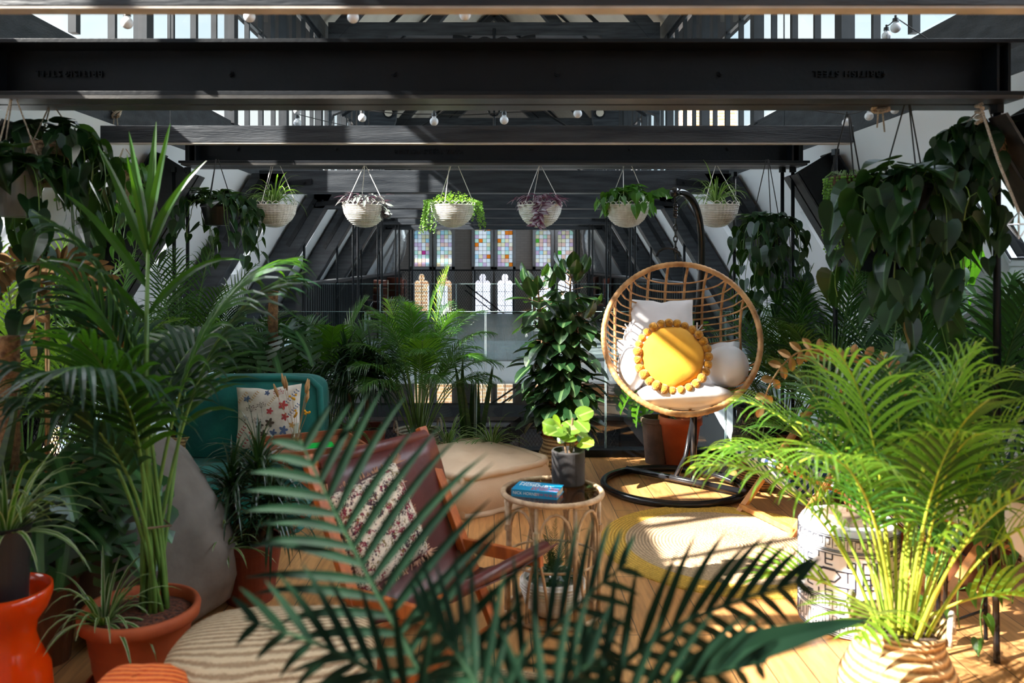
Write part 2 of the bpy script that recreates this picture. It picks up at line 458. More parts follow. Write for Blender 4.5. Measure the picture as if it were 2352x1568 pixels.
# --- roof windows (velux) as structure windows
for sx, side in ((-1,'left'), (1,'right')):
    for (a, b) in VEL:
        n_win += 1
        def P(y, z, off=0.0): return Vector((sx*(roofx(z)+off*.857), y, z + off*.515))
        fr = MB(); z0, z1, o1 = VZ0+.1, VZ1, .11
        a2, b2 = a+.04, b-.04
        for (p, q) in ((P(a2,z0,o1),P(b2,z0,o1)), (P(b2,z0,o1),P(b2,z1,o1)), (P(b2,z1,o1),P(a2,z1,o1)), (P(a2,z1,o1),P(a2,z0,o1))):
            fr.bar(p, q, .05, .05)
        wo = struct(fr, 'window_%d' % n_win, noise_mat('roof_window_frame', (.7,.72,.75), rough=.4, bump=0) if n_win in (0,) else MATS.get('white_painted_fascia'))
        gk = MB()
        for (p, q) in ((P(a2+.035,z0+.03,o1-.02),P(b2-.035,z0+.03,o1-.02)), (P(a2+.035,z1,o1-.02),P(a2+.035,z0+.03,o1-.02)), (P(b2-.035,z0+.03,o1-.02),P(b2-.035,z1,o1-.02))):
            gk.bar(p, q, .008, .012)
        gk.build('gasket', black_steel, wo)
        g = MB().poly([P(a2,z0,o1), P(b2,z0,o1), P(b2,z1,o1), P(a2,z1,o1)]); g.build('glass', clear_glass, wo)
        if sx < 0:
            m = MATS.get('roof_blind')
            if not m:
                m, nt, bb = _new('roof_blind'); bb.inputs['Base Color'].default_value = (.85,.86,.88,1)
                t = nt.nodes.new('ShaderNodeBsdfTranslucent'); t.inputs['Color'].default_value = (.75,.77,.8,1)
                mx = nt.nodes.new('ShaderNodeMixShader'); mx.inputs['Fac'].default_value = .55
                nt.links.new(bb.outputs[0], mx.inputs[1]); nt.links.new(t.outputs[0], mx.inputs[2]); nt.links.new(mx.outputs[0], nt.nodes['Material Output'].inputs['Surface'])
            bl = MB().poly([P(a2,z0,o1-.05), P(b2,z0,o1-.05), P(b2,z1,o1-.05), P(a2,z1,o1-.05)]); bl.build('blind', m, wo)
struct(MB().prism([(-4.1,-2.2,0),(4.1,-2.2,0),(2.7,-2.2,2.4),(2.7,-2.2,5.0),(0,-2.2,8.1),(-2.7,-2.2,5.0),(-2.7,-2.2,2.4)], (0,.2,0)), 'wall_back', gable_mat)
# --- steel portal frames
def ibeam(mb, a, b, h, w, up, tf=.014, tw=.012):
    a, b, up = Vector(a), Vector(b), Vector(up)
    t = (b-a).normalized(); sd = t.cross(up).normalized(); u = sd.cross(t).normalized()
    mb.bar(a+u*(h/2-tf/2), b+u*(h/2-tf/2), w, tf, up=u); mb.bar(a-u*(h/2-tf/2), b-u*(h/2-tf/2), w, tf, up=u)
    mb.bar(a, b, tw, h-2*tf, up=u)
def bolt(mb, p, r=.016, ax=(0,-1,0)):
    ax = Vector(ax); p = Vector(p)
    mb.tube([p, p+ax*.014], r, 6); mb.tube([p+ax*.014, p+ax*.026], r*.6, 8)
ZB = 2.235
for (yd, nm, lab) in ((3.66, 'steel_beam', 'long black steel I-beam right across the top, upside-down lettering at its left'), (6.09, 'steel_beam', 'black steel I-beam over the glass balustrade that the six white baskets hang from')):
    t = thing(nm, lab, 'beam', (0, yd, ZB), group='steel roof beams')
    b = MB(); ibeam(b, (-2.36,0,.125), (2.36,0,.125), .25, .28, (0,0,1), .018)
    b.build('web', black_steel, t, bevel=.002)
    fl_ = MB()
    fl_.box(-2.34, 2.34, -.14, -.012, -.016, 0.0); fl_.box(-2.34, 2.34, .012, .14, -.016, 0.0)
    fl_.build('flange', flange_mat, t)
    for k in range(6):
        bb = MB(); x = (157+374*k-VX)*3.66/F; bolt(bb, (x, -.006, .125)); bb.build('bolt', black_steel, t)
    for x in (2.24, -2.24, 2.29, -2.29):
        s_ = MB().box(x-.006, x+.006, -.12, -.006, .018, .232); s_.build('stiffener', black_steel, t)
    if yd < 4:
        text_part('BRITISH STEEL', 'stamped_letters', black_steel, t, .04, ((240-VX)*3.66/F, -.012, .125), (R(90), R(180), 0), .006, spacing=1.25)
        text_part('BRITISH STEEL', 'stamped_letters', black_steel, t, .04, ((2020-VX)*3.66/F, -.012, .125), (R(90), R(180), 0), .006, spacing=1.25)
    else:
        text_part('BRITISH STEEL 7040', 'stamped_letters', black_steel, t, .05, ((905-VX)*6.09/F, -.012, .10), (R(90), 0, 0), .006, spacing=1.2)
    for sx, sn in ((-1,'left'), (1,'right')):
        lg = thing('steel_rafter', '%s sloping black steel leg joined to the end of the %s beam' % (sn, 'near steel' if yd < 4 else 'glass balustrade'), 'rafter', (sx*3.72, yd, 0), group='sloping steel rafters')
        b = MB(); dx = sx*(-2.42/SL+.0)
        so = .12 if yd < 4 else .04
        ibeam(b, (sx*so,0,.02), (sx*(-1.34+so), 0, 1.34*SL+.02), .33, .28, (-sx*.857,0,-.515) , .016)
        b.build('web', black_steel, lg)
        b = MB(); n_ = Vector((-sx*.857,0,-.515))
        o0 = n_*.134; b.bar(Vector((0,-.076,0))+o0, Vector((sx*-1.34,-.076,1.34*SL))+o0, .126, .012, up=n_); b.bar(Vector((0,.076,0))+o0, Vector((sx*-1.34,.076,1.34*SL))+o0, .126, .012, up=n_)
        b.build('flange', flange_mat, lg)
# slim boxed beams (beam 1 and 3)
pale_edge = noise_mat('pale_worn_edge', (.55,.52,.48), (.4,.37,.34), scale=8, rough=.5, bump=0)
for (yd, x0, x1, lab) in ((2.2, -2.31, 2.11, 'blurred dark boxed beam crossing the very top edge of the photo'), (4.7, -2.31, 2.11, 'slim dark boxed beam with a pale lower edge and cut ends')):
    t = thing('boxed_beam', lab, 'beam', (0, yd, 2.19))
    MB().box(x0, x1, -.03, .03, .006, .106).build('casing', black_timber, t, bevel=.003)
    MB().box(x0+.004, x1-.004, -.028, .028, 0, .006).build('edge_strip', pale_edge, t)
    for x in (x0+.4, x1-.4):
        MB().tube([(x,0,.106),(x,0,1.2)], .004, 6).build('hanger', black_steel, t)
# purlin row of timber trusses
for i, yd in enumerate((8.3, 10.8, 13.1, 15.5, 18)):
    nth = ('nearest', 'second', 'third', 'fourth', 'fifth and farthest')[i]
    t = thing('timber_truss', '%s black timber truss frame beyond the void' % nth, 'truss', (0, yd, 0), group='black timber trusses beyond the void')
    MB().box(-2.45, 2.45, 0, .2, 2.215, 2.45).build('tie_beam', black_timber, t, bevel=.006)
    MB().box(-2.1, 2.1, .25, .4, 2.235, 2.40).build('tie_plank', black_timber, t)
    for sx in (-1, 1):
        p = [(sx*(roofx(.0)-.04), 0, .0), (sx*(roofx(2.42)-.04), 0, 2.42), (sx*(roofx(2.42)-.38), 0, 2.42), (sx*(roofx(0)-.38), 0, 0)]
        MB().prism(p, (0,.25,0)).build('rafter', black_timber, t, bevel=.008)
        pl = MB(); pl.prism([(sx*2.42,-.012,2.30),(sx*1.9,-.012,2.36),(sx*1.9,-.012,2.30),(sx*2.42,-.012,2.24)], (0,.012,0))
        q0, q1 = Vector((sx*2.42,-.012,2.34)), Vector((sx*2.8,-.012,1.71)); pl.bar(q0, q1, .06, .012, up=(0,1,0))
        for k in range(4): 
            qq = q0.lerp(q1, .1+.26*k); bolt(pl, qq, .018)
        for k in range(3): bolt(pl, (sx*(1.98+.17*k), -.012, 2.32), .018)
        pl.build('gusset_plate', black_steel, t)
        # slim steel posts, left off the nearest truss
        if i:
            for xx, zz, rr in ((1.86, 2.22, .018), (1.93, 2.22, .014), (2.60, 1.78, .018)):
                MB().tube([(sx*xx, .1, zz), (sx*xx, .1, 0.0)], rr, 8).build('post', black_steel, t)
# slim tension rods near the balustrade
for (px, d, z0, lab) in ((400, 6.09, 0, 'outer slim black rod down from the left end of the far steel beam'), (431, 6.09, 0, 'inner black rod beside the left outer rod'), (1797, 6.09, 0, 'inner black rod down from the right end of the far steel beam'), (1821, 6.09, 0, 'outer black rod beside the right inner rod'),
                    (2290, 3.66, .45, 'thick black rod hanging from the right end of the near steel beam'), (1919, 5.1, .0, 'thin black rod standing right of the glass balustrade'), (1687, 6.4, -3.3, 'steel cable rod behind the glass by the egg chair')):
    X = (px-VX)*d/F
    t = thing('steel_rod', lab, 'rod', (X, d, z0))
    r = .014 if px != 2290 else .016
    MB().tube([(0,0,0), (0,0,ZB-z0-.016)], r, 10).build('rod', black_steel, t, smooth=True)
    MB().tube([(0,0,ZB-z0-.055), (0,0,ZB-z0-.018)], r*1.9, 6).build('collar', black_steel, t)
# lantern tie beams with pierced brackets and iron tracery
for i, yd in enumerate((12, 16, 20)):
    t = thing('lantern_truss', '%s lantern roof truss with pierced brackets and iron tracery' % ('nearest', 'middle', 'farthest')[i], 'truss', (0, yd, 4.9), group='lantern trusses high in the roof')
    MB().box(-2.5, 2.5, 0, .2, 0, .2).build('tie_beam', black_timber, t)
    for sx in (-1, 1):
        b = MB()
        o_ = [(sx*2.5,0,0), (sx*1.62,0,0), (sx*1.62,0,-.12), (sx*1.72,0,-.16), (sx*1.78,0,-.3)]
        b.prism(o_ + [(sx*2.5,0,-.3)], (0,.12,0))
        b.prism([(sx*2.5,0,-.3), (sx*1.95,0,-.3)] + [(sx*(2.5-.55*math.cos(a)), 0, -.3-.9*math.sin(a)) for a in (.3,.6,.9,1.2,1.45)] + [(sx*2.5,0,-1.4)], (0,.12,0))
        b.build('bracket', black_timber, t)
        rr = MB(); rr.tube(arc((sx*2.12,-.02,-.42), .1, 0, 2*PI, 16), .018, 6); rr.build('ring', black_steel, t)
        MB().sphere((sx*2.12,-.03,-.42), .08, sq=(1,.1,1)).build('pierced_hole', ceil_mat, t)
        rf = MB().bar((sx*2.42,.1,.02), (0,.1,RZ-4.9-.25), .2, .22, up=(0,1,0)); rf.build('rafter', black_timber, t)
        br = MB().bar((sx*1.9,.1,-.1), (0,.1,1.7), .05, .05, up=(0,1,0)); br.build('brace', black_steel, t)
        rd = MB().tube([(sx*1.7,.05,-.3), (0,.05,1.2)], .02, 6); rd.tube([(sx*2.3,.05,-1.2), (sx*.2,.05,.1)], .02, 6); rd.build('tie_rod', black_steel, t)
    tc = MB()
    for sx in (-1, 1):
        tc.tube([(sx*.62,-.02,-.02)] + [(sx*(.62-.52*math.sin(a)), -.02, -.45+.43*math.cos(a)) for a in (.3,.6,.9,1.2,1.5)], .03, 6)
        tc.tube(arc((sx*.14,-.02,-.16), .12, 0, 2*PI, 14), .022, 6)
    tc.tube(arc((0,-.02,-.36), .12, 0, 2*PI, 14), .022, 6); tc.tube([(0,-.02,.1),(0,-.02,-.9)], .022, 6)
    tc.build('tracery', black_steel, t)
t = thing('scissor_brace', 'pair of broad black crossing timbers under the cream gable ceiling', 'brace', (0, 22.5, 5.0))
for sx in (-1, 1):
    MB().bar((sx*1.75,0,.2), (sx*-.1,0,1.75), .42, .2, up=(0,1,0)).build('timber', black_timber, t)
# --- end gable wall with the stained windows
ED = 24.0
WZ = ED/F
def ex(px): return (px-VX)*WZ
def ez(py): return CH + (VY-py)*WZ
UP = [(950,986,524),(1002,1038,524),(1090,1127,480),(1142,1178,480),(1230,1266,524),(1281,1318,524)]
gw = MB()
xs = [-4.4]
cols = []
for (a, b, tp) in UP: cols.append((ex(a), ex(b), ez(612), ez(tp)))
z_lo_t, z_lo_b = ez(628), ez(735)
# wall strips
def wq(x0, x1, z0, z1):
    if x1 > x0 and z1 > z0: gw.box(x0, x1, ED, ED+.35, z0, z1)
x = -4.4
for (a, b, z0, z1) in cols:
    wq(x, a, -3.45, 8.4); wq(a, b, z1, 8.4); wq(a, b, z_lo_t, z0); wq(a, b, -1.9, z_lo_b); wq(a, b, -3.45, -2.9); x = b
wq(x, 4.4, -3.45, 8.4)
struct(gw, 'wall_end', gable_mat)
stone = noise_mat('painted_stone_surround', (.5,.5,.52), (.45,.45,.47), rough=.7, bump=.1)
lead = noise_mat('window_lead', (.02,.02,.022), rough=.5, bump=0)
def stained(name, seed, green):
    m, nt, b = _new(name); N, L = nt.nodes, nt.links
    uv = N.new('ShaderNodeTexCoord'); mp = N.new('ShaderNodeMapping'); mp.inputs['Scale'].default_value = (4, 10, 1); mp.inputs['Location'].default_value = (seed, seed*3, 0)
    L.new(uv.outputs['UV'], mp.inputs['Vector'])
    fl_ = N.new('ShaderNodeVectorMath'); fl_.operation = 'FLOOR'; L.new(mp.outputs[0], fl_.inputs[0])
    wnz = N.new('ShaderNodeTexWhiteNoise'); wnz.noise_dimensions = '2D'; L.new(fl_.outputs[0], wnz.inputs['Vector'])
    r = N.new('ShaderNodeValToRGB'); r.color_ramp.interpolation = 'CONSTANT'
    cs = [(0,(.82,.86,.9)),(.22,(.78,.74,.5)),(.36,(.62,.48,.66)),(.5,(.5,.78,.66)),(.62,(.75,.86,.92)),(.72,(.78,.55,.48)),(.8,(.42,.7,.85)),(.87,(.88,.86,.7)),(.94, green)]
    e = r.color_ramp.elements; e[0].position = 0; e[0].color = rgba(cs[0][1]); e[1].position = cs[1][0]; e[1].color = rgba(cs[1][1])
    for (p, c) in cs[2:]:
        k = e.new(p); k.color = rgba(c)
    L.new(wnz.outputs['Value'], r.inputs['Fac'])
    dk = N.new('ShaderNodeMixRGB'); dk.blend_type = 'MULTIPLY'; dk.inputs['Fac'].default_value = 1; dk.inputs['Color2'].default_value = (.42,.44,.46,1); L.new(r.outputs['Color'], dk.inputs['Color1'])
    t = N.new('ShaderNodeBsdfTransparent'); L.new(dk.outputs['Color'], t.inputs['Color'])
    tl = N.new('ShaderNodeBsdfTranslucent'); L.new(dk.outputs['Color'], tl.inputs['Color'])
    mx = N.new('ShaderNodeMixShader'); mx.inputs['Fac'].default_value = .4
    L.new(t.outputs[0], mx.inputs[1]); L.new(tl.outputs[0], mx.inputs[2]); L.new(mx.outputs[0], N['Material Output'].inputs['Surface'])
    return m
ACC = [(.5,.05,.25),(.45,.03,.2),(.75,.2,.02),(.7,.2,.02),(.12,.5,.06),(.1,.48,.04)]
for i, (a, b, z0, z1) in enumerate(cols):
    n_win += 1
    arch = i not in (2, 3)
    s_ = MB(); w_ = .085                          # surround
    s_.box(a-w_, a, ED-.06, ED+.3, z0-w_, z1); s_.box(b, b+w_, ED-.06, ED+.3, z0-w_, z1); s_.box(a-w_, b+w_, ED-.06, ED+.3, z0-w_*2, z0); s_.box(a-w_, b+w_, ED-.06, ED+.3, z1, z1+w_)
    if arch:
        cx, hw = (a+b)/2, (b-a)/2
        for sx in (-1, 1):
            pts = [(cx+sx*hw, ED-.05, z1)] + [(cx+sx*hw*math.cos(q), ED-.05, z1-hw*.75+hw*.75*math.sin(q)) for q in [PI/2*k/8 for k in range(9)]]
            s_.prism(pts, (0,.3,0))
    wo = struct(s_, 'window_%d' % n_win, stone)
    g = MB(); g.hasuv = True
    g.quadgrid([[(a,ED+.1,z0),(b,ED+.1,z0)],[(a,ED+.1,z1),(b,ED+.1,z1)]], uvs=[[(0,0),(1,0)],[(0,(z1-z0)/1.2),(1,(z1-z0)/1.2)]])
    g.build('stained_panes', stained('stained_glass_%s' % 'abcdef'[i], 1.0+i*7, ACC[i]), wo)
    ld = MB()
    for k in range(5):
        xx = a+(b-a)*k/4; hw2 = .012 if k in (0,4) else .005; ld.box(xx-hw2, xx+hw2, ED+.08, ED+.1, z0, z1)
    k = 0
    while z0+k*.12 <= z1+.01:
        zz = z0+k*.12; ld.box(a, b, ED+.08, ED+.1, zz-.005, zz+.005); k += 1
    ld.build('leading', lead, wo)
    # lower trefoil light
    n_win += 1
    s2 = MB(); zl0, zl1 = z_lo_b, z_lo_t
    s2.box(a-.07, a, ED-.06, ED+.3, zl0, zl1-.1); s2.box(b, b+.07, ED-.06, ED+.3, zl0, zl1-.1)
    cx, hw = (a+b)/2, (b-a)/2
    for sx in (-1, 1):       # spandrels leave a trefoil head
        pts = [(cx+sx*(hw+.07), ED-.05, zl1+.06), (cx, ED-.05, zl1+.06)]
        pts += [(cx+sx*hw*.42*math.sin(q), ED-.05, zl1-.13+.13*math.cos(q)) for q in (0,.5,1.0,1.5,2.0)]
        pts += [(cx+sx*(hw*.55+hw*.45*math.sin(q)), ED-.05, zl1-.36+.16*math.cos(q)) for q in (-.6,0,.6,1.2,1.57)]
        pts += [(cx+sx*(hw+.07), ED-.05, zl1-.36)]
        s2.prism(pts, (0,.3,0))
    wo = struct(s2, 'window_%d' % n_win, stone)
    l2 = MB(); l2.box(cx-.008, cx+.008, ED+.08, ED+.1, zl0, zl1)
    for zz in (.2, .62): l2.box(a, b, ED+.08, ED+.1, zl1-.35-zz-.006, zl1-.35-zz+.006)
    l2.box(a-.002, a+.014, ED+.05, ED+.1, zl0, zl1-.35); l2.box(b-.014, b+.002, ED+.05, ED+.1, zl0, zl1-.35)
    l2.build('leading', lead, wo)
    MB().poly([(a,ED+.12,-2.9),(b,ED+.12,-2.9),(b,ED+.12,zl1),(a,ED+.12,zl1)]).build('glass', MATS.get('lead_pane') or (lambda m: (MATS.__setitem__('lead_pane', m), m)[1])(glass_mat('old_leaded_glass', (.36,.38,.40), .8)), wo)
    n_win += 1
    s3 = MB(); s3.box(a-.07, a, ED-.06, ED+.3, -2.95, -1.9); s3.box(b, b+.07, ED-.06, ED+.3, -2.95, -1.9); s3.box(a-.07, b+.07, ED-.06, ED+.3, -3.05, -2.95); s3.box(a-.07, b+.07, ED-.06, ED+.3, -1.95, -1.85)
    s3.box(cx-.012, cx+.012, ED+.05, ED+.1, -2.95, -1.9)
    struct(s3, 'window_%d' % n_win, stone)
# --- outside: neighbouring brick house and roofs
t = thing('brick_building', 'yellow brick neighbouring house seen through the trefoil windows', 'building', (0, 36, -6))
MB().box(-9, -1.4, 0, 8, 0, 7.4).build('wall', brick_out, t)
MB().box(-9.2, -1.2, -.2, 8.2, 7.4, 7.65).build('parapet', white_metal, t)
for x in (-7.5, -5.2, -3): 
    f_ = MB().box(x, x+.9, -.06, .05, 4.6, 6.4).build('window', white_metal, t)
t = thing('slate_roof_house', 'low brick house with a slate roof beyond the trefoil windows', 'building', (3.5, 34, -6))
MB().box(-4.4, 6, 0, 6, 0, 5.2).build('wall', brick_out, t)
MB().prism([(-4.6,-.3,5.2),(-4.6,6.3,5.2),(-4.6,3,6.9)], (10.8,0,0)).build('roof', noise_mat('slate_roof', (.33,.31,.33), (.22,.21,.23), rough=.7), t)
t = thing('brick_tower', 'sunlit brick wall glimpsed through the right lantern windows', 'building', (11, 40, 0))
MB().box(-1, 1.2, 0, 4, -5, 9.6).build('wall', brick_out, t, rot=(0,0,0))
t = thing('brick_chimney_house', 'greyish brick wall glimpsed through the left lantern windows', 'building', (-14, 15, 0))
MB().box(-4, 2, 0, 7, -5, 5.4).build('wall', brick_out, t)
# --- lower storey bits
MB_b = MB().box(-3.3, 3.3, 12.3, 12.5, -.90, -.72); struct(MB_b, 'trim_lower_beam', black_steel)
struct(MB().box(-4.2, 4.2, 12.5, 22.9, -.42, -.32), 'ceiling_lower', plaster)

# --- glass balustrades
def balustrade(yd, z0, ztop, x0, x1, n, lab, gl):
    t = thing('glass_balustrade', lab, 'balustrade', (0, yd, z0))
    w = (x1-x0)/n
    for k in range(n):
        a, b = x0+k*w+.006, x0+(k+1)*w-.006
        MB().box(a, b, -.006, .006, .0, ztop-z0).build('glass_panel', gl, t)
        e = MB(); e.box(a, b, -.006, .006, ztop-z0, ztop-z0+.003); e.box(a-.003, a, -.007, .007, 0, ztop-z0); e.box(b, b+.003, -.007, .007, 0, ztop-z0)
        e.build('glass_edge', edge_glass, t)
x0 = (1385-VX)*6.17/F - .93*4
balustrade(6.17, .055, 1.11, x0+.02, x0+.02+.93*6, 6, 'frameless glass balustrade along our floor edge behind the plants', balus_glass)
balustrade(12.16, .0, 1.155, -2.9, 2.9, 5, 'frameless glass balustrade of the gallery across the void', balus_glass)

# --- diamond mesh railings
def mesh_panel(mb, x0, x1, z0, z1, pitch, r=.003, skew=1.5):
    """diamond lattice in the local XZ plane"""
    W, H = x1-x0, z1-z0
    for sgn in (1, -1):
        k = -H/skew
        while k < W:
            a = (k, 0); b = (k+H/skew, H)
            if a[0] < 0: a = (0, -k*skew)
            if b[0] > W: b = (W, H-(b[0]-W)*skew)
            if a[1] < H and b[1] > 0 and b[0] > a[0]+.001:
                if sgn > 0: p, q = (x0+a[0], 0, z0+a[1]), (x0+b[0], 0, z0+b[1])
                else: p, q = (x1-a[0], 0, z0+a[1]), (x1-b[0], 0, z0+b[1])
                mb.bar(p, q, r*2, r*1.2, up=(0,1,0))
            k += pitch
    return mb
def mesh_rail(lab, loc, rz, L, H, npan, pitch, r=.003, group='diamond mesh railings'):
    t = thing('mesh_railing', lab, 'railing', loc, rz, group)
    w = L/npan
    for k in range(npan):
        a = k*w
        MB().bar((a+.02,0,.05), (a+w-.02,0,.05), .03, .03).build('bottom_rail', black_steel, t)
        MB().bar((a+.02,0,H-.02), (a+w-.02,0,H-.02), .04, .04).build('top_rail', black_steel, t)
        mesh_panel(MB(), a+.03, a+w-.03, .06, H-.04, pitch, r).build('mesh_infill', black_steel, t)
    for k in range(npan+1): MB().box(k*w-.02, k*w+.02, -.02, .02, 0, H).build('post', black_steel, t)
    return t
mesh_rail('black diamond mesh railing in front of the stained windows', (-2.75, 22.6, 0), 0, 5.5, 1.27, 5, .07, .004)
mesh_rail('mesh railing down on the lower floor past the white fascia', (-2.8, 17.8, -3.3), 0, 5.6, 1.1, 5, .08, .004)
mesh_rail('black diamond mesh railing along the left roof slope behind the palms', (-3.05, 2.6, 0), R(90), 3.4, 1.08, 3, .042, .003)
mesh_rail('black diamond mesh railing along the right roof slope behind the deck chairs', (3.05, 2.2, 0), R(90), 3.8, 1.08, 3, .042, .003)
# stair seen past the gallery and its handrail
t = thing('staircase', 'dark steel staircase with mesh sides on the lower floor', 'staircase', (-.6, 18.6, -3.3))
for k in range(8): MB().box(.25*k, .25*k+.27, 0, .9, .18*k+.12, .18*k+.16).build('tread', black_steel, t)
for y in (0, .9):
    MB().bar((0,y,0), (2.1,y,1.5), .03, .2).build('stringer', black_steel, t)
    MB().bar((0,y,.95), (2.1,y,2.4), .03, .04).build('handrail', black_steel, t)
t = thing('stair_handrail', 'sloping black handrail descending behind the far mesh railing', 'handrail', (0, 22.9, 0))
MB().bar((ex(1070),.4,ez(650)), (ex(1180),.4,ez(735)), .03, .04).build('rail', black_steel, t)
MB().bar((ex(1070),.4,ez(664)), (ex(1180),.4,ez(749)), .03, .03).build('rail', black_steel, t)
t = thing('ventilation_pipe', 'pale ribbed ventilation pipe slanting down behind the glass right of the egg chair', 'pipe', (2.55, 8.4, -.4))
MB().tube([(-.25+.06*k, 0, .55-.10*k) for k in range(16)], [.11+.006*(k%2) for k in range(16)], 16).build('pipe', white_metal, t, smooth=True)
# foil ducts
for sx, lab in ((-1, 'crinkled silver foil duct left of the stained windows'), (1, 'crinkled silver foil duct right of the stained windows')):
    t = thing('foil_duct', lab, 'duct', (sx*2.6, 22.0, 0), group='silver foil ducts')
    pts = bez((sx*.35,0,2.9), (sx*.1,0,2.5), (-sx*.05,0,2.3), (0,0,2.0), 14)[:-1] + bez((0,0,2.0), (sx*.0,0,1.6), (sx*.3,0,1.3), (sx*.4,0,.7), 14)
    rr = [.17+.012*(k % 2) for k in range(len(pts))]
    MB().tube(pts, rr, 14).build('duct_hose', foil, t, smooth=True)
# ================================================================ PLANT KIT
GREEN = leaf_mat('leaf_green', (0.0263,0.0900,0.0225), rib=(.10,.2,.07))
DEEP = leaf_mat('leaf_deep_green', (0.0099,0.0396,0.0154), rib=(.07,.13,.05), trans=.2, rough=.3)
HEART = leaf_mat('leaf_heart', (0.0097,0.0413,0.0165), rib=(.04,.10,.035), trans=.22, rough=.3, spec=.35)
POTHOS = leaf_mat('leaf_pothos', (0.0350,0.1330,0.0245), rib=(.12,.26,.06), trans=.35, rough=.3)
LIME = leaf_mat('leaf_lime', (.13,.27,.04), rib=(.3,.4,.1), trans=.4, rough=.35)
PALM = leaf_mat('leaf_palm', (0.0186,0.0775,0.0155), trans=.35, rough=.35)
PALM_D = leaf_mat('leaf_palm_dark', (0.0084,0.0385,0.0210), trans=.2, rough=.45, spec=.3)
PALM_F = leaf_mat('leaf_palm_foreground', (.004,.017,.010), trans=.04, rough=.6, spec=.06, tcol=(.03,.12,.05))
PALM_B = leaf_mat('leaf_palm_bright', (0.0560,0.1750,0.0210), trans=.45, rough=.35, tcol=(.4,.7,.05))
MONST = leaf_mat('leaf_monstera', (0.0130,0.0650,0.0195), rib=(.06,.17,.05), trans=.28, rough=.3)
SPIDER = leaf_mat('leaf_spider', (0.0560,0.1600,0.0280), rib=(.55,.62,.35), trans=.35, rough=.35, ribw=.17)
SPIDER_E = leaf_mat('leaf_spider_pale_edge', (0.0400,0.1280,0.0240), rib=(.55,.62,.35), kind='edge', trans=.35, rough=.35, ribw=.3)
SNAKE = leaf_mat('leaf_snake', (0.0350,0.0980,0.0280), edge=(.015,.045,.02), trans=.05, rough=.35)
PURPLE = leaf_mat('leaf_purple', (.10,.012,.05), rib=(.30,.26,.28), trans=.18, rough=.35, ribw=.11, tcol=(.4,.03,.18))
SILVERP = leaf_mat('leaf_silver_purple', (.028,.020,.030), rib=(.20,.24,.22), trans=.12, rough=.35, ribw=.12, tcol=(.2,.04,.12))
CREEP = leaf_mat('leaf_creeping', (.12,.3,.05), trans=.35, rough=.45)
GOLD = noise_mat('brass_leaf_metal', (.45,.27,.12), (.28,.16,.07), scale=20, rough=.38, metal=.9, bump=.1)
STEM_G = noise_mat('stem_green', (.12,.24,.045), (.07,.15,.03), scale=12, rough=.4, bump=.05)
STEM_F = noise_mat('stem_dark_green', (.010,.030,.012), (.006,.018,.008), scale=12, rough=.7, bump=.05, spec=.08)
STEM_Y = noise_mat('stem_yellow_green', (.50,.52,.05), (.2,.34,.04), scale=9, stretch=(1,1,.35), rough=.35, bump=.05)
STEM_B = noise_mat('stem_brown', (.18,.11,.06), (.10,.06,.035), scale=25, rough=.8, bump=.4)
TERRA = noise_mat('terracotta', lin((196,98,52)), lin((166,76,40)), scale=5, rough=.75, bump=.12, bscale=30)
TERRA_D = noise_mat('terracotta_dark', lin((140,66,44)), lin((112,50,36)), scale=5, rough=.75, bump=.12)
COIR = noise_mat('coir_fibre', (.33,.18,.08), (.13,.065,.03), scale=40, rough=.95, bump=1, bscale=120)
WHITE_W = noise_mat('white_wicker', (.88,.87,.84), (.72,.70,.65), scale=30, rough=.6, bump=.2)
BLACK_P = noise_mat('black_plastic', (.018,.018,.02), (.012,.012,.013), rough=.4, bump=0)
ROPE = noise_mat('rope', (.62,.55,.45), (.35,.29,.22), scale=120, rough=.9, bump=.6, bscale=200)
ROPE_D = noise_mat('dark_cord', (.03,.03,.03), (.015,.015,.015), rough=.8, bump=0)

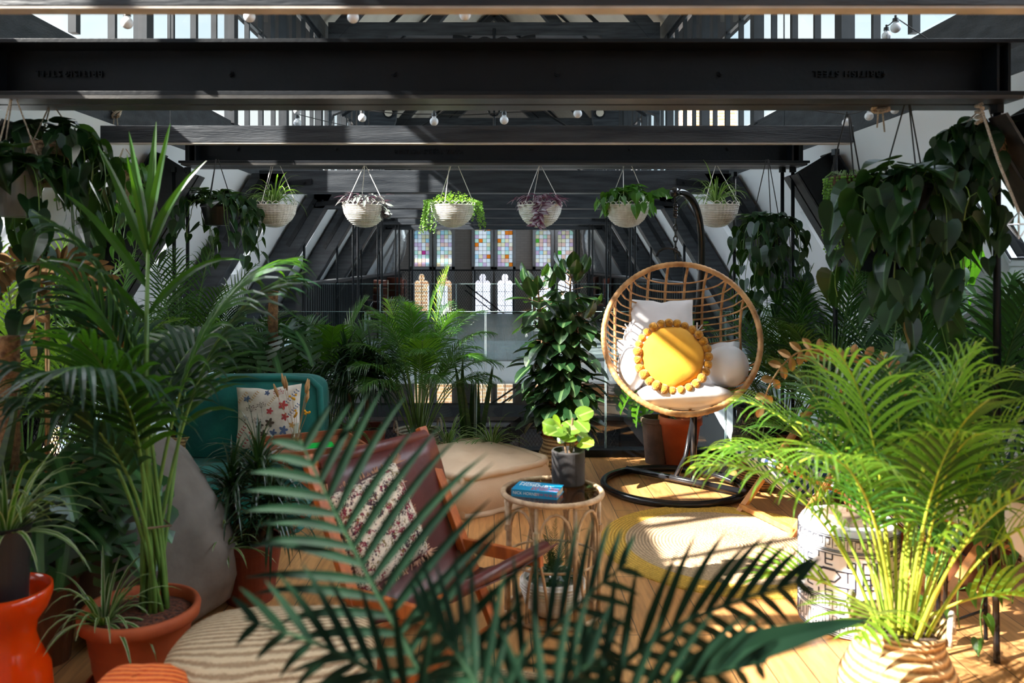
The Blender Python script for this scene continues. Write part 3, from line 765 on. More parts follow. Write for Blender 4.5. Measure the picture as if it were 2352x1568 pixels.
def seagrass(name, c1, c2, s=26, band=None):
    """coiled basket: horizontal coils with woven stitches"""
    m, nt, b = _new(name); N, L = nt.nodes, nt.links
    v = coords(nt)
    w = N.new('ShaderNodeTexWave'); w.bands_direction = 'Z'; w.inputs['Scale'].default_value = s/2; w.inputs['Distortion'].default_value = .4; L.new(v, w.inputs['Vector'])
    n = N.new('ShaderNodeTexNoise'); n.inputs['Scale'].default_value = 70; n.inputs['Detail'].default_value = 3; L.new(v, n.inputs['Vector'])
    r = N.new('ShaderNodeValToRGB'); r.color_ramp.elements[0].color = rgba(c2); r.color_ramp.elements[1].color = rgba(c1)
    r.color_ramp.elements[0].position = .25; r.color_ramp.elements[1].position = .7
    mx = N.new('ShaderNodeMixRGB'); mx.inputs['Fac'].default_value = .5; L.new(w.outputs['Fac'], mx.inputs['Color1']); L.new(n.outputs['Fac'], mx.inputs['Color2'])
    L.new(mx.outputs['Color'], r.inputs['Fac']); col = r.outputs['Color']
    if band:
        z0, z1, bc = band
        sp = N.new('ShaderNodeSeparateXYZ'); L.new(v, sp.inputs[0])
        a = N.new('ShaderNodeMath'); a.operation = 'GREATER_THAN'; a.inputs[1].default_value = z0; L.new(sp.outputs['Z'], a.inputs[0])
        c = N.new('ShaderNodeMath'); c.operation = 'LESS_THAN'; c.inputs[1].default_value = z1; L.new(sp.outputs['Z'], c.inputs[0])
        mm = N.new('ShaderNodeMath'); mm.operation = 'MULTIPLY'; L.new(a.outputs[0], mm.inputs[0]); L.new(c.outputs[0], mm.inputs[1])
        mz = N.new('ShaderNodeMixRGB'); L.new(mm.outputs[0], mz.inputs['Fac']); L.new(col, mz.inputs['Color1']); mz.inputs['Color2'].default_value = rgba(bc); col = mz.outputs['Color']
    L.new(col, b.inputs['Base Color']); b.inputs['Roughness'].default_value = .85
    bp = N.new('ShaderNodeBump'); bp.inputs['Strength'].default_value = .9; bp.inputs['Distance'].default_value = .008
    L.new(mx.outputs['Color'], bp.inputs['Height']); L.new(bp.outputs[0], b.inputs['Normal'])
    return m
BASKET = seagrass('seagrass_basket', lin((206,172,122)), lin((120,86,50)))
BASKET_W = seagrass('white_stripe_basket', lin((225,215,195)), lin((120,95,66)), 30)
BASKET_D = seagrass('dark_zigzag_basket', lin((150,112,66)), lin((30,20,12)), 34)

TPL = {   # half outline (x, y) and matching midrib y, unit length
 'heart': [(0.0,0.02,0.0),(.20,-.13,.0),(.38,-.12,.02),(.48,.03,.08),(.49,.22,.22),(.42,.42,.40),(.29,.62,.6),(.14,.82,.8),(0.0,1.0,1.0)],
 'oval': [(0.0,0.0,0.0),(.12,.08,.08),(.24,.24,.24),(.30,.44,.44),(.30,.62,.62),(.22,.80,.8),(.10,.93,.93),(0.0,1.0,1.0)],
 'lance': [(0.0,0.0,0.0),(.14,.14,.14),(.2,.34,.34),(.17,.6,.6),(.08,.85,.85),(0.0,1.0,1.0)],
 'small': [(0.0,0.0,0.0),(.36,.35,.35),(.3,.7,.7),(0.0,1.0,1.0)],
 'round': [(0.0,0.0,0.0),(.3,.0,.06),(.46,.2,.25),(.5,.45,.45),(.42,.72,.7),(.22,.92,.9),(0.0,1.0,1.0)],
}
# monstera: deep lobes
def _mon():
    out = [(0.0,.02,0.0),(.25,-.16,.0),(.46,-.10,.02)]
    lob = [(.56,.08,.05),(.55,.24,.24),(.50,.40,.42),(.42,.56,.60),(.30,.74,.78)]
    for (x, y, m) in lob:
        out.append((x*.22, m+.015, m)); out.append((x*.95, y-.03, m+.03)); out.append((x, y+.045, m+.05)); out.append((x*.9, y+.09, m+.075)); out.append((x*.22, m+.10, m+.095))
    out.append((.12,.93,.93)); out.append((0,1.0,1.0))
    return out
TPL['monstera'] = _mon()
def leaf(mb, base, d, n, L, W=None, tpl='oval', curl=.3, fold=.12):
    """one leaf blade; d direction, n face normal"""
    T = TPL[tpl]; W = W or L
    d = Vector(d).normalized(); n = Vector(n); n = n - d*n.dot(d)
    n = n.normalized() if n.length > 1e-4 else d.orthogonal().normalized()
    x = d.cross(n); base = Vector(base); mb.hasuv = True
    rows, uvs = [], []
    for (xe, ye, ym) in T:
        ze = -curl*ye*ye + fold*xe*(W/L); zm = -curl*ym*ym
        e1 = base + d*(ye*L) + x*(-xe*W) + n*(ze*L); e2 = base + d*(ye*L) + x*(xe*W) + n*(ze*L); mm = base + d*(ym*L) + n*(zm*L)
        rows.append((e1, mm, e2)); uvs.append(((.5-xe,ye),(.5,ym),(.5+xe,ye)))
    mb.quadgrid(rows, uvs=uvs)
def blade(mb, base, d, up, L, W, droop=.5, seg=5, fold=.25, taper=.9, tip=.0, base_w=.5):
    """long strap leaf bending down under its weight"""
    d = Vector(d).normalized(); p = Vector(base); mb.hasuv = True
    side = d.cross(Vector(up))
    side = side.normalized() if side.length > 1e-4 else d.orthogonal().normalized()
    rows, uvs = [], []; st = L/seg; v = d.copy()
    for i in range(seg+1):
        t = i/seg
        w = W*.5*(base_w + (1-base_w)*min(1, t*4)) * (1 - t**2.2*taper) + (W*.02)
        if i == seg: w = W*.02 + tip*W
        nn = side.cross(v).normalized()
        rows.append((p - side*w + nn*(w*fold*2), p.copy(), p + side*w + nn*(w*fold*2)))
        uvs.append(((0,t),(.5,t),(1,t)))
        p = p + v*st
        v = (v + Vector((0,0,-1))*droop*(.35+t)*2.0/seg).normalized()
    mb.quadgrid(rows, uvs=uvs)
def frond(mbl, mbs, base, az, elev, L, droop=.8, pairs=24, ll=.28, lw=.022, start=.22, r=.006, ldroop=.5, ang=55, seg=4, vee=.35, rs=random, twist=0, stalk=True, ltap=.75, plane=None):
    """pinnate palm frond: returns nothing, adds rachis to mbs and leaflets to mbl"""
    v = Vector((math.cos(az)*math.cos(elev), math.sin(az)*math.cos(elev), math.sin(elev)))
    hs = Vector((-math.sin(az), math.cos(az), 0)); p = Vector(base); N = 16; pts = [p.copy()]; tans = [v.copy()]
    for i in range(N):
        t = (i+.5)/N
        p = p + v*(L/N); v = (v + Vector((0,0,-1))*droop*(.25+t*1.6)/N).normalized()
        v = (v + hs*twist/N).normalized()
        pts.append(p.copy()); tans.append(v.copy())
    if stalk: mbs.tube(pts, [r*(1-.75*i/N) for i in range(N+1)], 5)
    for k in range(pairs):
        t = start + (1-start)*(k+.5)/pairs
        f = t*N; i = min(int(f), N-1); a = f-i
        q = pts[i].lerp(pts[i+1], a); tg = tans[i].lerp(tans[i+1], a).normalized()
        side = tg.cross(Vector((0,0,1)) if plane is None else Vector(plane)); side = side.normalized() if side.length > .01 else hs
        upn = side.cross(tg).normalized()
        u = (t-start)/(1-start)
        lsc = (math.sin(PI*min(1, .18+u*.85))**.7) if ltap else 1
        for sg in (-1, 1):
            A = R(ang*(1-.45*u)) * rs.uniform(.9, 1.1)
            dd = tg*math.cos(A) + side*sg*math.sin(A) + upn*vee
            blade(mbl, q, dd, upn if sg else upn, ll*lsc*rs.uniform(.88,1.08), lw*(.6+.4*lsc), ldroop*rs.uniform(.6,1.4), seg, .18)
def spider(mb, c, n, L, W=.013, spread=1.0, droop=1.3, rs=random, elo=25, ehi=80):
    for k in range(n):
        az = rs.uniform(0, 2*PI); el = R(rs.uniform(elo, ehi))
        d = (math.cos(az)*math.cos(el)*spread, math.sin(az)*math.cos(el)*spread, math.sin(el))
        blade(mb, (c[0]+.02*math.cos(az), c[1]+.02*math.sin(az), c[2]), d, (0,0,1), L*rs.uniform(.55,1.1), W*rs.uniform(.8,1.2), droop*rs.uniform(.6,1.4), 8, .2)
def clump_palm(t, rs, nf, H, spread, leafm, stemm, pairs=24, ll=.26, lw=.02, r=.007, droop=1.0, stems_r=.07, lowest=None, elo=58, ehi=86, base_z=0, part_each=False, start=.35, ldroop=.6, vee=.3, sidebias=None, seg=4, stalk_extra=0):
    lf, st = MB(), MB(); lf.hasuv = True
    for k in range(nf):
        az = (k*2.39996 + rs.uniform(-.3,.3)) if sidebias is None else sidebias(k)
        fr = k/max(1,nf-1)
        el = R(ehi - (ehi-elo)*fr**.8); L = H*(1.0 - .28*fr)*rs.uniform(.9,1.08)*spread
        b = (stems_r*fr*math.cos(az), stems_r*fr*math.sin(az), base_z)
        if part_each:
            l1, s1 = MB(), MB(); l1.hasuv = True
            frond(l1, s1, b, az, el, L, droop, pairs, ll, lw, start, r, ldroop, vee=vee, rs=rs, seg=seg)
            s_ = s1.build('frond_stem', stemm, t, smooth=True); l1.build('leaflets', leafm, s_, smooth=False)
        else: frond(lf, st, b, az, el, L, droop, pairs, ll, lw, start, r, ldroop, vee=vee, rs=rs, seg=seg)
    if not part_each:
        lf.build('fronds', leafm, t); st.build('stems', stemm, t, smooth=True)
def pot_mb(r0, r1, h, lip=.02, liph=.03, n=40, th=.012):
    return MB().lathe([(0,0),(r0,0),(r1-.0,h-liph),(r1+lip,h-liph+.004),(r1+lip,h-.004),(r1+lip-.004,h),(r1-th+lip*.5,h),(r1-th,h-liph),(r1-th*1.5,h-.06)], n=n)
def soil_mb(r, z, n=24, rs=random):
    return MB().lathe([(r, z-.01),(r*.8,z+.004),(r*.5,z+.010),(r*.2,z+.012),(.004,z+.014)], n=n, fn=lambda th,rr,zz: rr)
def heart_cascade(mb, st, rs, c, rx, nv, ln, L=.09, top=10, tpl='heart', spread=1.0, out=.06, bias=None, step=.055):
    """vines that rise from c, spill over radius rx and hang ln; heart leaves face out"""
    for k in range(nv):
        az = rs.uniform(0, 2*PI) if bias is None else bias(k)
        r = rx*rs.uniform(.6, 1.1); ln2 = ln*(.22+.78*rs.random()**1.4)
        cs, sn = math.cos(az), math.sin(az)
        o2 = out*rs.uniform(.3,1.6)
        pts = bez((c[0]+.3*r*cs, c[1]+.3*r*sn, c[2]), (c[0]+.8*r*cs, c[1]+.8*r*sn, c[2]+.09), (c[0]+(r+o2)*cs, c[1]+(r+o2)*sn, c[2]+.02), (c[0]+(r+o2)*cs, c[1]+(r+o2)*sn, c[2]-ln2*.3), 7)
        q = Vector(pts[-1]); w1, w2 = rs.uniform(-1,1), rs.uniform(-1,1)
        n_ = max(1, int(ln2*.7/.05))
        for i in range(n_):
            q = q + Vector((.012*math.sin(w1*7+i*.9)*spread, .012*math.cos(w2*5+i*.8)*spread, -.05)); pts.append(q.copy())
        st.tube(pts, .0028, 4)
        acc = 0
        for i in range(1, len(pts)):
            a, b = Vector(pts[i-1]), Vector(pts[i]); acc += (b-a).length
            if acc > step:
                acc = 0; a2 = az + rs.uniform(-1.3, 1.3)
                o_ = Vector((math.cos(a2), math.sin(a2), 0))
                pos = b + o_*.03 + Vector((0,0,.02)); st.tube([b, pos], .0018, 3, caps=False)
                dd = o_*rs.uniform(.15,.8) + Vector((rs.uniform(-.3,.3), rs.uniform(-.3,.3), -1.0))
                nn = o_ + Vector((0,0,.45))
                Lk = L*rs.uniform(.6,1.2); nn = nn + Vector((rs.uniform(-.6,.6), rs.uniform(-.6,.6), rs.uniform(-.3,.5)))
                leaf(mb, pos, dd, nn, Lk, Lk*rs.uniform(.72,.92), tpl, curl=rs.uniform(-.1,.35), fold=rs.uniform(.1,.45))
    for k in range(top):
        az = rs.uniform(0, 2*PI); r = rx*rs.uniform(.1, .9); o_ = Vector((math.cos(az), math.sin(az), 0))
        pos = Vector(c) + o_*r + Vector((0,0,rs.uniform(.03,.12))); st.tube([Vector(c)+o_*r*.4, pos], .002, 3, caps=False)
        leaf(mb, pos, o_ + Vector((0,0,rs.uniform(-.4,.3))), Vector((0,0,1))+o_*.6, L*rs.uniform(.7,1.1), None, tpl, curl=.25, fold=.2)
def cushion_mb(w, h, t, n=16, corner=.35, wr=.006, rs=random, tuck=.0):
    """square scatter cushion standing in the local XZ plane, thickness along y"""
    mb = MB(); mb.hasuv = True; ph = [rs.uniform(0,6) for _ in range(6)]
    for sg in (1, -1):
        rows, uvs = [], []
        for i in range(n+1):
            r_, u_ = [], []
            for j in range(n+1):
                u, v = 2*j/n-1, 2*i/n-1
                e = (1-abs(u)**2.6)*(1-abs(v)**2.6); T = t*.5*max(0,e)**.42
                pin = 1 - .07*(1-abs(v)**2)*abs(u)**3; pin2 = 1-.07*(1-abs(u)**2)*abs(v)**3
                T += wr*math.sin(5*u+ph[0])*math.sin(4*v+ph[1])*(1 if e > .03 else 0)
                T *= 1 - tuck*math.exp(-((u)**2/.03+(v-.9)**2/.15))
                r_.append((u*w*.5*pin, -sg*T, v*h*.5*pin2 + h*.5 - tuck*.25*h*math.exp(-(u*u/.05))*max(0,v)**4)); u_.append(((u+1)/2,(v+1)/2))
            rows.append(r_ if sg > 0 else r_[::-1]); uvs.append(u_ if sg > 0 else u_[::-1])
        mb.quadgrid(rows, uvs=uvs)
    return mb
def soft_box(w, d, h, n=14, bulge=.02, tufts=(), tr=.07, td=.03, rnd=.1):
    """soft mattress cushion centred on xy, z from 0 to h"""
    mb = MB(); m = 4
    def rc(x, y):          # round the plan corners
        u, v = 2*x/w, 2*y/d; return (x*(1-rnd*abs(v)**6*abs(u)**3), y*(1-rnd*abs(u)**6*abs(v)**3))
    def top(x, y, base, sg):
        e = (1-abs(2*x/w)**4)*(1-abs(2*y/d)**4)
        z = base + sg*bulge*max(0,e)
        for (a, b) in tufts: z -= sg*td*math.exp(-((x-a)**2+(y-b)**2)/(tr*tr))
        return z
    for (base, sg) in ((h, 1), (0, -1)):
        rows = []
        for i in range(n*2+1):
            y = -d/2 + d*i/(2*n); row = []
            for j in range(n*2+1):
                x = -w/2 + w*j/(2*n); xx, yy = rc(x, y); row.append((xx, yy, top(x, y, base, sg) if sg > 0 else 0))
            rows.append(row if sg > 0 else row[::-1])
        mb.quadgrid(rows)
    # sides
    per = [(-w/2+w*j/(2*n), -d/2) for j in range(2*n)] + [(w/2, -d/2+d*j/(2*n)) for j in range(2*n)] + [(w/2-w*j/(2*n), d/2) for j in range(2*n)] + [(-w/2, d/2-d*j/(2*n)) for j in range(2*n)]
    rows = []
    for k in range(m+1):
        z = h*k/m; o = bulge*.9*math.sin(PI*k/m)
        rows.append([(rc(x,y)[0]*(1+2*o/w), rc(x,y)[1]*(1+2*o/d), z) for (x, y) in per])
    mb.quadgrid(rows, closed_u=True)
    return mb
def rope_loop(mb, pts, r=.006): return mb.tube(pts, r, 6)
# ================================================================ FURNITURE
RATTAN = noise_mat('rattan_cane', lin((205,160,108)), lin((150,104,60)), scale=14, rough=.5, bump=.25, bscale=60)
RATTAN_L = noise_mat('bleached_rattan', lin((205,178,146)), lin((150,118,88)), scale=16, rough=.55, bump=.25, bscale=60)
BLACK_G = noise_mat('black_gloss_tube', (.012,.012,.014), (.009,.009,.01), rough=.18, bump=0)
WHITE_C = noise_mat('white_cotton', (.80,.80,.82), (.74,.74,.77), scale=4, rough=.85, bump=.25, bscale=9, sheen=.2)
MUSTARD = noise_mat('mustard_cotton', lin((232,170,40)), lin((214,148,26)), scale=5, rough=.85, bump=.15, bscale=30, sheen=.2)
POM = noise_mat('mustard_wool', lin((214,152,30)), lin((160,104,16)), scale=60, rough=1, bump=1, bscale=120, sheen=.4)
BEIGE = noise_mat('beige_linen', lin((214,190,162)), lin((204,178,150)), scale=5, rough=.9, bump=.12, bscale=150)
TEAL = noise_mat('teal_cotton', lin((16,112,104)), lin((10,88,84)), scale=5, rough=.85, bump=.3, bscale=18, sheen=.1)
GREY_L = noise_mat('grey_linen', lin((122,113,104)), lin((96,88,80)), scale=5, rough=.9, bump=.4, bscale=14)
LEATHER = noise_mat('oxblood_leather', lin((98,40,34)), lin((70,26,26)), scale=4, rough=.42, bump=.15, bscale=50)
TEAK = wood_mat('orange_teak', lin((196,104,40)), lin((140,66,24)), stretch=(10,10,2))
PINE = wood_mat('honey_beech', lin((222,158,92)), lin((188,118,60)), stretch=(8,8,2))
BROWNW = wood_mat('brown_wood', lin((120,72,44)), lin((78,44,28)), stretch=(10,10,2))
TRAYW = wood_mat('tray_wood', lin((150,84,48)), lin((104,54,30)), stretch=(3,12,2))
JUTE = noise_mat('natural_jute', lin((196,168,132)), lin((120,92,62)), scale=45, rough=.95, bump=1, bscale=130)
def rel(mb, loc):
    l = Vector(loc); mb.v = [(x-l.x, y-l.y, z-l.z) for (x,y,z) in mb.v]; return mb
def ring_pts(c, r, n=48, ry=None): return [(c[0]+r*math.cos(2*PI*k/n), c[1]+(ry or r)*math.sin(2*PI*k/n), c[2]) for k in range(n)]

# ---------------- egg chair on its stand
ES = Vector((1.18, 5.26, 0))
t = thing('egg_chair_stand', 'glossy black tubular stand with oval floor ring carrying the rattan egg chair', 'stand', ES)
MB().tube(ring_pts((0,0,.025), .455, 64, .43), .024, 12, closed=True).build('floor_ring', BLACK_G, t, smooth=True)
MB().tube([(-.245,.35,.04),(.38,-.2,.04)], .022, 10).build('cross_bar', BLACK_G, t, smooth=True)
pp = [(.17,.14,.03),(.175,.155,.4),(.19,.16,.9),(.22,.15,1.35)] + [tuple(p) for p in bez((.225,.15,1.42),(.24,.13,1.8),(.16,.04,1.98),(-.01,-.11,1.945),14)]
MB().tube(pp, .024, 12).build('post', BLACK_G, t, smooth=True)
MB().tube([(.04,.1,.05),(.12,.145,.18),(.17,.16,.42)], .016, 10).build('brace', BLACK_G, t, smooth=True)
b = MB().tube(bez((.17,.14,.06),(.28,.18,.07),(.36,.1,.05),(.415,.03,.035),10), .02, 10); b.build('side_strut', BLACK_G, t, smooth=True)
MB().sphere((-.015,-.115,1.945), .034, 14, 10).build('end_ball', BLACK_G, t, smooth=True)
hk = MB(); hx, hy = -.015, -.12
hk.tube([(hx,hy,1.92),(hx,hy,1.87)], .006, 6)
hk.build('hook', BLACK_G, t)
# shell
EC = Vector((1.15, 4.90, 1.035)); ER = .472; ED_ = .43
t = thing('egg_chair', 'round open rattan hanging egg chair suspended from the black stand', 'hanging chair', EC, rot=(R(-19), 0, R(-7)))
def bowl(u, v, k=1.0):      # u right, v up, depth behind the rim
    rho = min(.999, math.sqrt(u*u+v*v)); return (u*ER*k, ED_*k*math.sqrt(1-rho**2.3), v*ER*k)
rim = [(ER*math.cos(a), 0, ER*math.sin(a)) for a in [2*PI*k/300 for k in range(300)]]
MB().tube(rim, [.0185 if k % 3 else .0165 for k in range(300)], 10, closed=True).build('rim', RATTAN, t, smooth=True)
for u in (-.84,-.62,-.38,-.13,.13,.38,.62,.84):
    vm = math.sqrt(1-u*u); pts = [bowl(u, -vm+2*vm*i/26) for i in range(27)]
    MB().tube(pts, [.0095 if i % 2 else .0085 for i in range(27)], 7).build('rib', RATTAN, t, smooth=True)
v = -.93; k = 0
while v < .95:
    um = math.sqrt(1-v*v); ur = um if not (-.32 < v < .42) else .84; 
    pts = [bowl(-um+(um+ur)*i/22, v, .985) for i in range(23)]
    MB().tube(pts, .0052 if k % 2 else .006, 6).build('cane_rod', RATTAN, t, smooth=True)
    v += .086 if v > -.5 else .062; k += 1
for u in (-.9,-.45,0,.45,.9):      # lashings under the rim
    a = math.asin(u*.95); MB().tube([(ER*math.sin(a)*k2, .02+.07*j, -ER*math.cos(a)*k2) for j, k2 in ((0,1),(1,.985))], .012, 8).build('lashing', RATTAN, t)
MB().tube([(ER*.16*math.cos(q)-.06, -.0, ER+.05+.06*math.sin(q)) for q in (0,.5,1,1.5,2,2.5,3.1)], .008, 6).build('hanger_loop', BLACK_G, t)
# chain hangs plumb between hook and shell
t = thing('spring_chain', 'black chain with coil spring holding the egg chair', 'chain', (1.165, 5.12, 0))
sp = MB(); sp.tube([(.013*math.cos(k*1.1), .013*math.sin(k*1.1), 1.87-.0011*k) for k in range(80)], .004, 5); sp.build('spring', BLACK_G, t)
for k in range(7):
    z = 1.77-.036*k; ax = k % 2
    pts = [((.011*math.cos(q) if ax else 0), (0 if ax else .011*math.cos(q)), z-.018+.024*math.sin(q)) for q in [2*PI*j/12 for j in range(12)]]
    MB().tube(pts, .0042, 6, closed=True).build('link', BLACK_G, t)
# white cushion set
t = thing('chair_cushion', 'white padded cushion set lining the egg chair, with bolsters at both sides', 'cushion', EC, rot=(R(-19), 0, R(-7)))
def blob(c, s, n=20, m=14, wr=.05, seed=0, p=2.4):
    mb = MB(); rs = random.Random(seed); ph = [rs.uniform(0,6) for _ in range(4)]; rows = []
    for i in range(m+1):
        a = PI*i/m; row = []
        for k in range(n):
            b_ = 2*PI*k/n
            x, y, z = math.sin(a)*math.cos(b_), math.sin(a)*math.sin(b_), math.cos(a)
            L_ = (abs(x)**p+abs(y)**p+abs(z)**p)**(1/p); f = 1/L_*(1+wr*math.sin(5*b_+ph[0])*math.sin(3*a+ph[1]))
            row.append((c[0]+s[0]*x*f, c[1]+s[1]*y*f, c[2]+s[2]*z*f))
        rows.append(row)
    return mb.quadgrid(rows, closed_u=True)
pad = MB(); rows = []
for i in range(15):        # seat lining follows the lower bowl
    row = []
    for j in range(25):
        a = PI + PI*j/24; rr = .28+.64*i/14
        u, v2 = rr*math.cos(a)*.93, rr*math.sin(a)*.93
        p = bowl(u, v2, .9); pf = .012*math.sin(j*1.7)*math.sin(i*.8)
        row.append((p[0], p[1]-.03-pf, p[2]+.02+pf))
    rows.append(row)
pad.quadgrid(rows); pad.build('lining', WHITE_C, t, smooth=True, solid=.05)
blob((.02,.15,-.34), (.30,.20,.075), seed=1, wr=.03).build('seat_pad', WHITE_C, t, smooth=True)
blob((-.30,.12,-.18), (.085,.13,.14), seed=2, wr=.02, p=2.2).build('bolster', WHITE_C, t, smooth=True)
blob((.285,.12,-.155), (.13,.13,.125), seed=3, wr=.03, p=2.2).build('bolster', WHITE_C, t, smooth=True)
blob((-.18,.30,.0), (.16,.05,.22), seed=4, wr=.03).build('back_pad', WHITE_C, t, smooth=True)
cm = cushion_mb(.42, .40, .14, rs=random.Random(3), tuck=.25); cm.xf(Matrix.Translation((-.09,.20,-.06)) @ Matrix.Rotation(R(-14),4,'X'))
cm.build('back_cushion', WHITE_C, t, smooth=True)
tie = MB()
for sx, x in ((-1,-.30),(1,.13)):
    for q in (-.7, .1, .8, 1.6): tie.bar((x,.26,.10), (x+sx*.045*math.cos(q), .22, .10+.05*math.sin(q)), .009, .002)
tie.build('tie_bow', WHITE_C, t)
# mustard cushion
YC = at(1545, 818, 4.83)
t = thing('round_cushion', 'round mustard yellow cushion edged with pompoms in the egg chair', 'cushion', YC, rot=(R(-20), R(0), R(-4)))
m = MB(); m.lathe([(.002,-.062),(.06,-.06),(.12,-.05),(.165,-.03),(.187,-.006),(.19,0),(.187,.006),(.165,.03),(.12,.05),(.06,.06),(.002,.062)], n=40, fn=lambda th,r,z: r*(1+.02*math.sin(7*th)*(r/.19)))
m.xf(Matrix.Rotation(R(90),4,'X')); m.build('cover', MUSTARD, t, smooth=True)
rs = random.Random(5)
for k in range(27):
    a = 2*PI*k/27; q = MB(); q.sphere((.213*math.cos(a), rs.uniform(-.01,.01), .208*math.sin(a)), .0285*rs.uniform(.9,1.1), 12, 8)
    q.build('pompom', POM, t, smooth=True)

# ---------------- round rugs
def rug_mat(name, rings, s=55):
    m, nt, b = _new(name); N, L = nt.nodes, nt.links
    v = coords(nt); ln = N.new('ShaderNodeVectorMath'); ln.operation = 'LENGTH'; L.new(v, ln.inputs[0])
    r = N.new('ShaderNodeValToRGB'); r.color_ramp.interpolation = 'CONSTANT'; L.new(ln.outputs['Value'], r.inputs['Fac'])
    e = r.color_ramp.elements
    e[0].position = 0; e[0].color = rgba(rings[0][1]); e[1].position = rings[1][0]; e[1].color = rgba(rings[1][1])
    for (p, c) in rings[2:]: k = e.new(p); k.color = rgba(c)
    mu = N.new('ShaderNodeMath'); mu.operation = 'MULTIPLY'; mu.inputs[1].default_value = 2*PI/.018; L.new(ln.outputs['Value'], mu.inputs[0])
    si = N.new('ShaderNodeMath'); si.operation = 'SINE'; L.new(mu.outputs[0], si.inputs[0])
    n = N.new('ShaderNodeTexNoise'); n.inputs['Scale'].default_value = s*2; L.new(v, n.inputs['Vector'])
    rr = N.new('ShaderNodeMapRange'); rr.inputs['From Min'].default_value = -1; rr.inputs['To Min'].default_value = .62; L.new(si.outputs[0], rr.inputs['Value'])
    n2 = N.new('ShaderNodeMapRange'); n2.inputs['From Min'].default_value = .3; n2.inputs['From Max'].default_value = .7; n2.inputs['To Min'].default_value = .7; n2.inputs['To Max'].default_value = 1.1; L.new(n.outputs['Fac'], n2.inputs['Value'])
    mm = N.new('ShaderNodeMath'); mm.operation = 'MULTIPLY'; L.new(rr.outputs[0], mm.inputs[0]); L.new(n2.outputs[0], mm.inputs[1])
    mx = N.new('ShaderNodeMixRGB'); mx.blend_type = 'MULTIPLY'; mx.inputs['Fac'].default_value = 1; L.new(r.outputs['Color'], mx.inputs['Color1']); L.new(mm.outputs[0], mx.inputs['Color2'])
    L.new(mx.outputs['Color'], b.inputs['Base Color']); b.inputs['Roughness'].default_value = .95
    bp = N.new('ShaderNodeBump'); bp.inputs['Strength'].default_value = 1; bp.inputs['Distance'].default_value = .008; L.new(mm.outputs[0], bp.inputs['Height']); L.new(bp.outputs[0], b.inputs['Normal'])
    return m
tan, yel = lin((205,175,140)), lin((224,178,74))
def rug(loc, r, mat, lab, rings=36):
    m = MB(); pr = [(.004,.010)]
    for k in range(rings):
        ra = r*k/rings; dr = r/rings
        pr += [(ra+dr*.15,.0095),(ra+dr*.5,.0135),(ra+dr*.85,.0095)]
    pr += [(r,.007),(r,.0)]
    o = m.lathe(pr, n=96).build('round_rug', mat, loc=loc, smooth=True); tag(o, lab, 'rug'); return o
rug((1.23,4.2,0), .665, rug_mat('jute_rug_yellow', [(0,tan),(.53,yel)]), 'round braided jute rug with a yellow border on the floor before the egg chair')
rug((-.02,2.42,0), .50, rug_mat('jute_rug_plain', [(0,tan),(.3,lin((170,120,80))),(.34,tan)]), 'round plain jute rug in the front behind the blurred palm leaves')

# ---------------- rattan side table
TC = Vector((.25, 3.42, 0)); TR, TH = .205, .52
t = thing('rattan_side_table', 'round bleached rattan side table with a smoked glass top and arched sides', 'table', TC)
MB().tube([(TR*1.03*math.cos(2*PI*k/240), TR*1.03*math.sin(2*PI*k/240), TH-.008) for k in range(240)], [.0125 if k%3 else .0112 for k in range(240)], 8, closed=True).build('top_ring', RATTAN_L, t, smooth=True)
MB().lathe([(.002,TH-.004),(TR,TH-.004),(TR,TH-.012),(.002,TH-.012)], n=48).build('glass_top', smoke_glass, t)
MB().tube(ring_pts((0,0,.012), TR*.97, 64), .010, 8, closed=True).build('base_ring', RATTAN_L, t, smooth=True)
MB().tube(ring_pts((0,0,.235), TR*.97, 64), .006, 6, closed=True).build('middle_ring', RATTAN_L, t, smooth=True)
for k in range(8):
    a = 2*PI*(k+.5)/8
    MB().tube([(TR*math.cos(a), TR*math.sin(a), 0), (TR*math.cos(a), TR*math.sin(a), TH-.015)], .0085, 8).build('leg', RATTAN_L, t, smooth=True)
    ax, ay = math.cos(a), math.sin(a)
    MB().tube([(TR*1.01*ax, TR*1.01*ay, z) for z in (.375,.40)], .0145, 8).build('cane_binding', RATTAN_L, t)
    pts = []
    for j in range(25):       # wishbone arch between two legs
        s = j/24; 
        if s < .3: aa = .10+.03*math.sin(s/.3*PI/2); z = .02+(.30-.02)*s/.3
        elif s > .7: aa = .10+.03*math.sin((1-s)/.3*PI/2); z = .02+(.30-.02)*(1-s)/.3
        else: aa = None
        if aa is None:
            q = (s-.3)/.4; ang2 = a + 2*PI/8*.5 - 2*PI/8*.46*math.cos(q*PI)*(1 if True else 1); z = .30 + .175*math.sin(q*PI)**.8
        else:
            ang2 = a + (2*PI/8*(.30 - .26*(s/.3)**2) if s < .3 else 2*PI/8*(.70+.26*((1-s)/.3)**2))
        pts.append((TR*.985*math.cos(ang2), TR*.985*math.sin(ang2), z))
    MB().tube(pts, .0062, 6).build('arch', RATTAN_L, t, smooth=True)
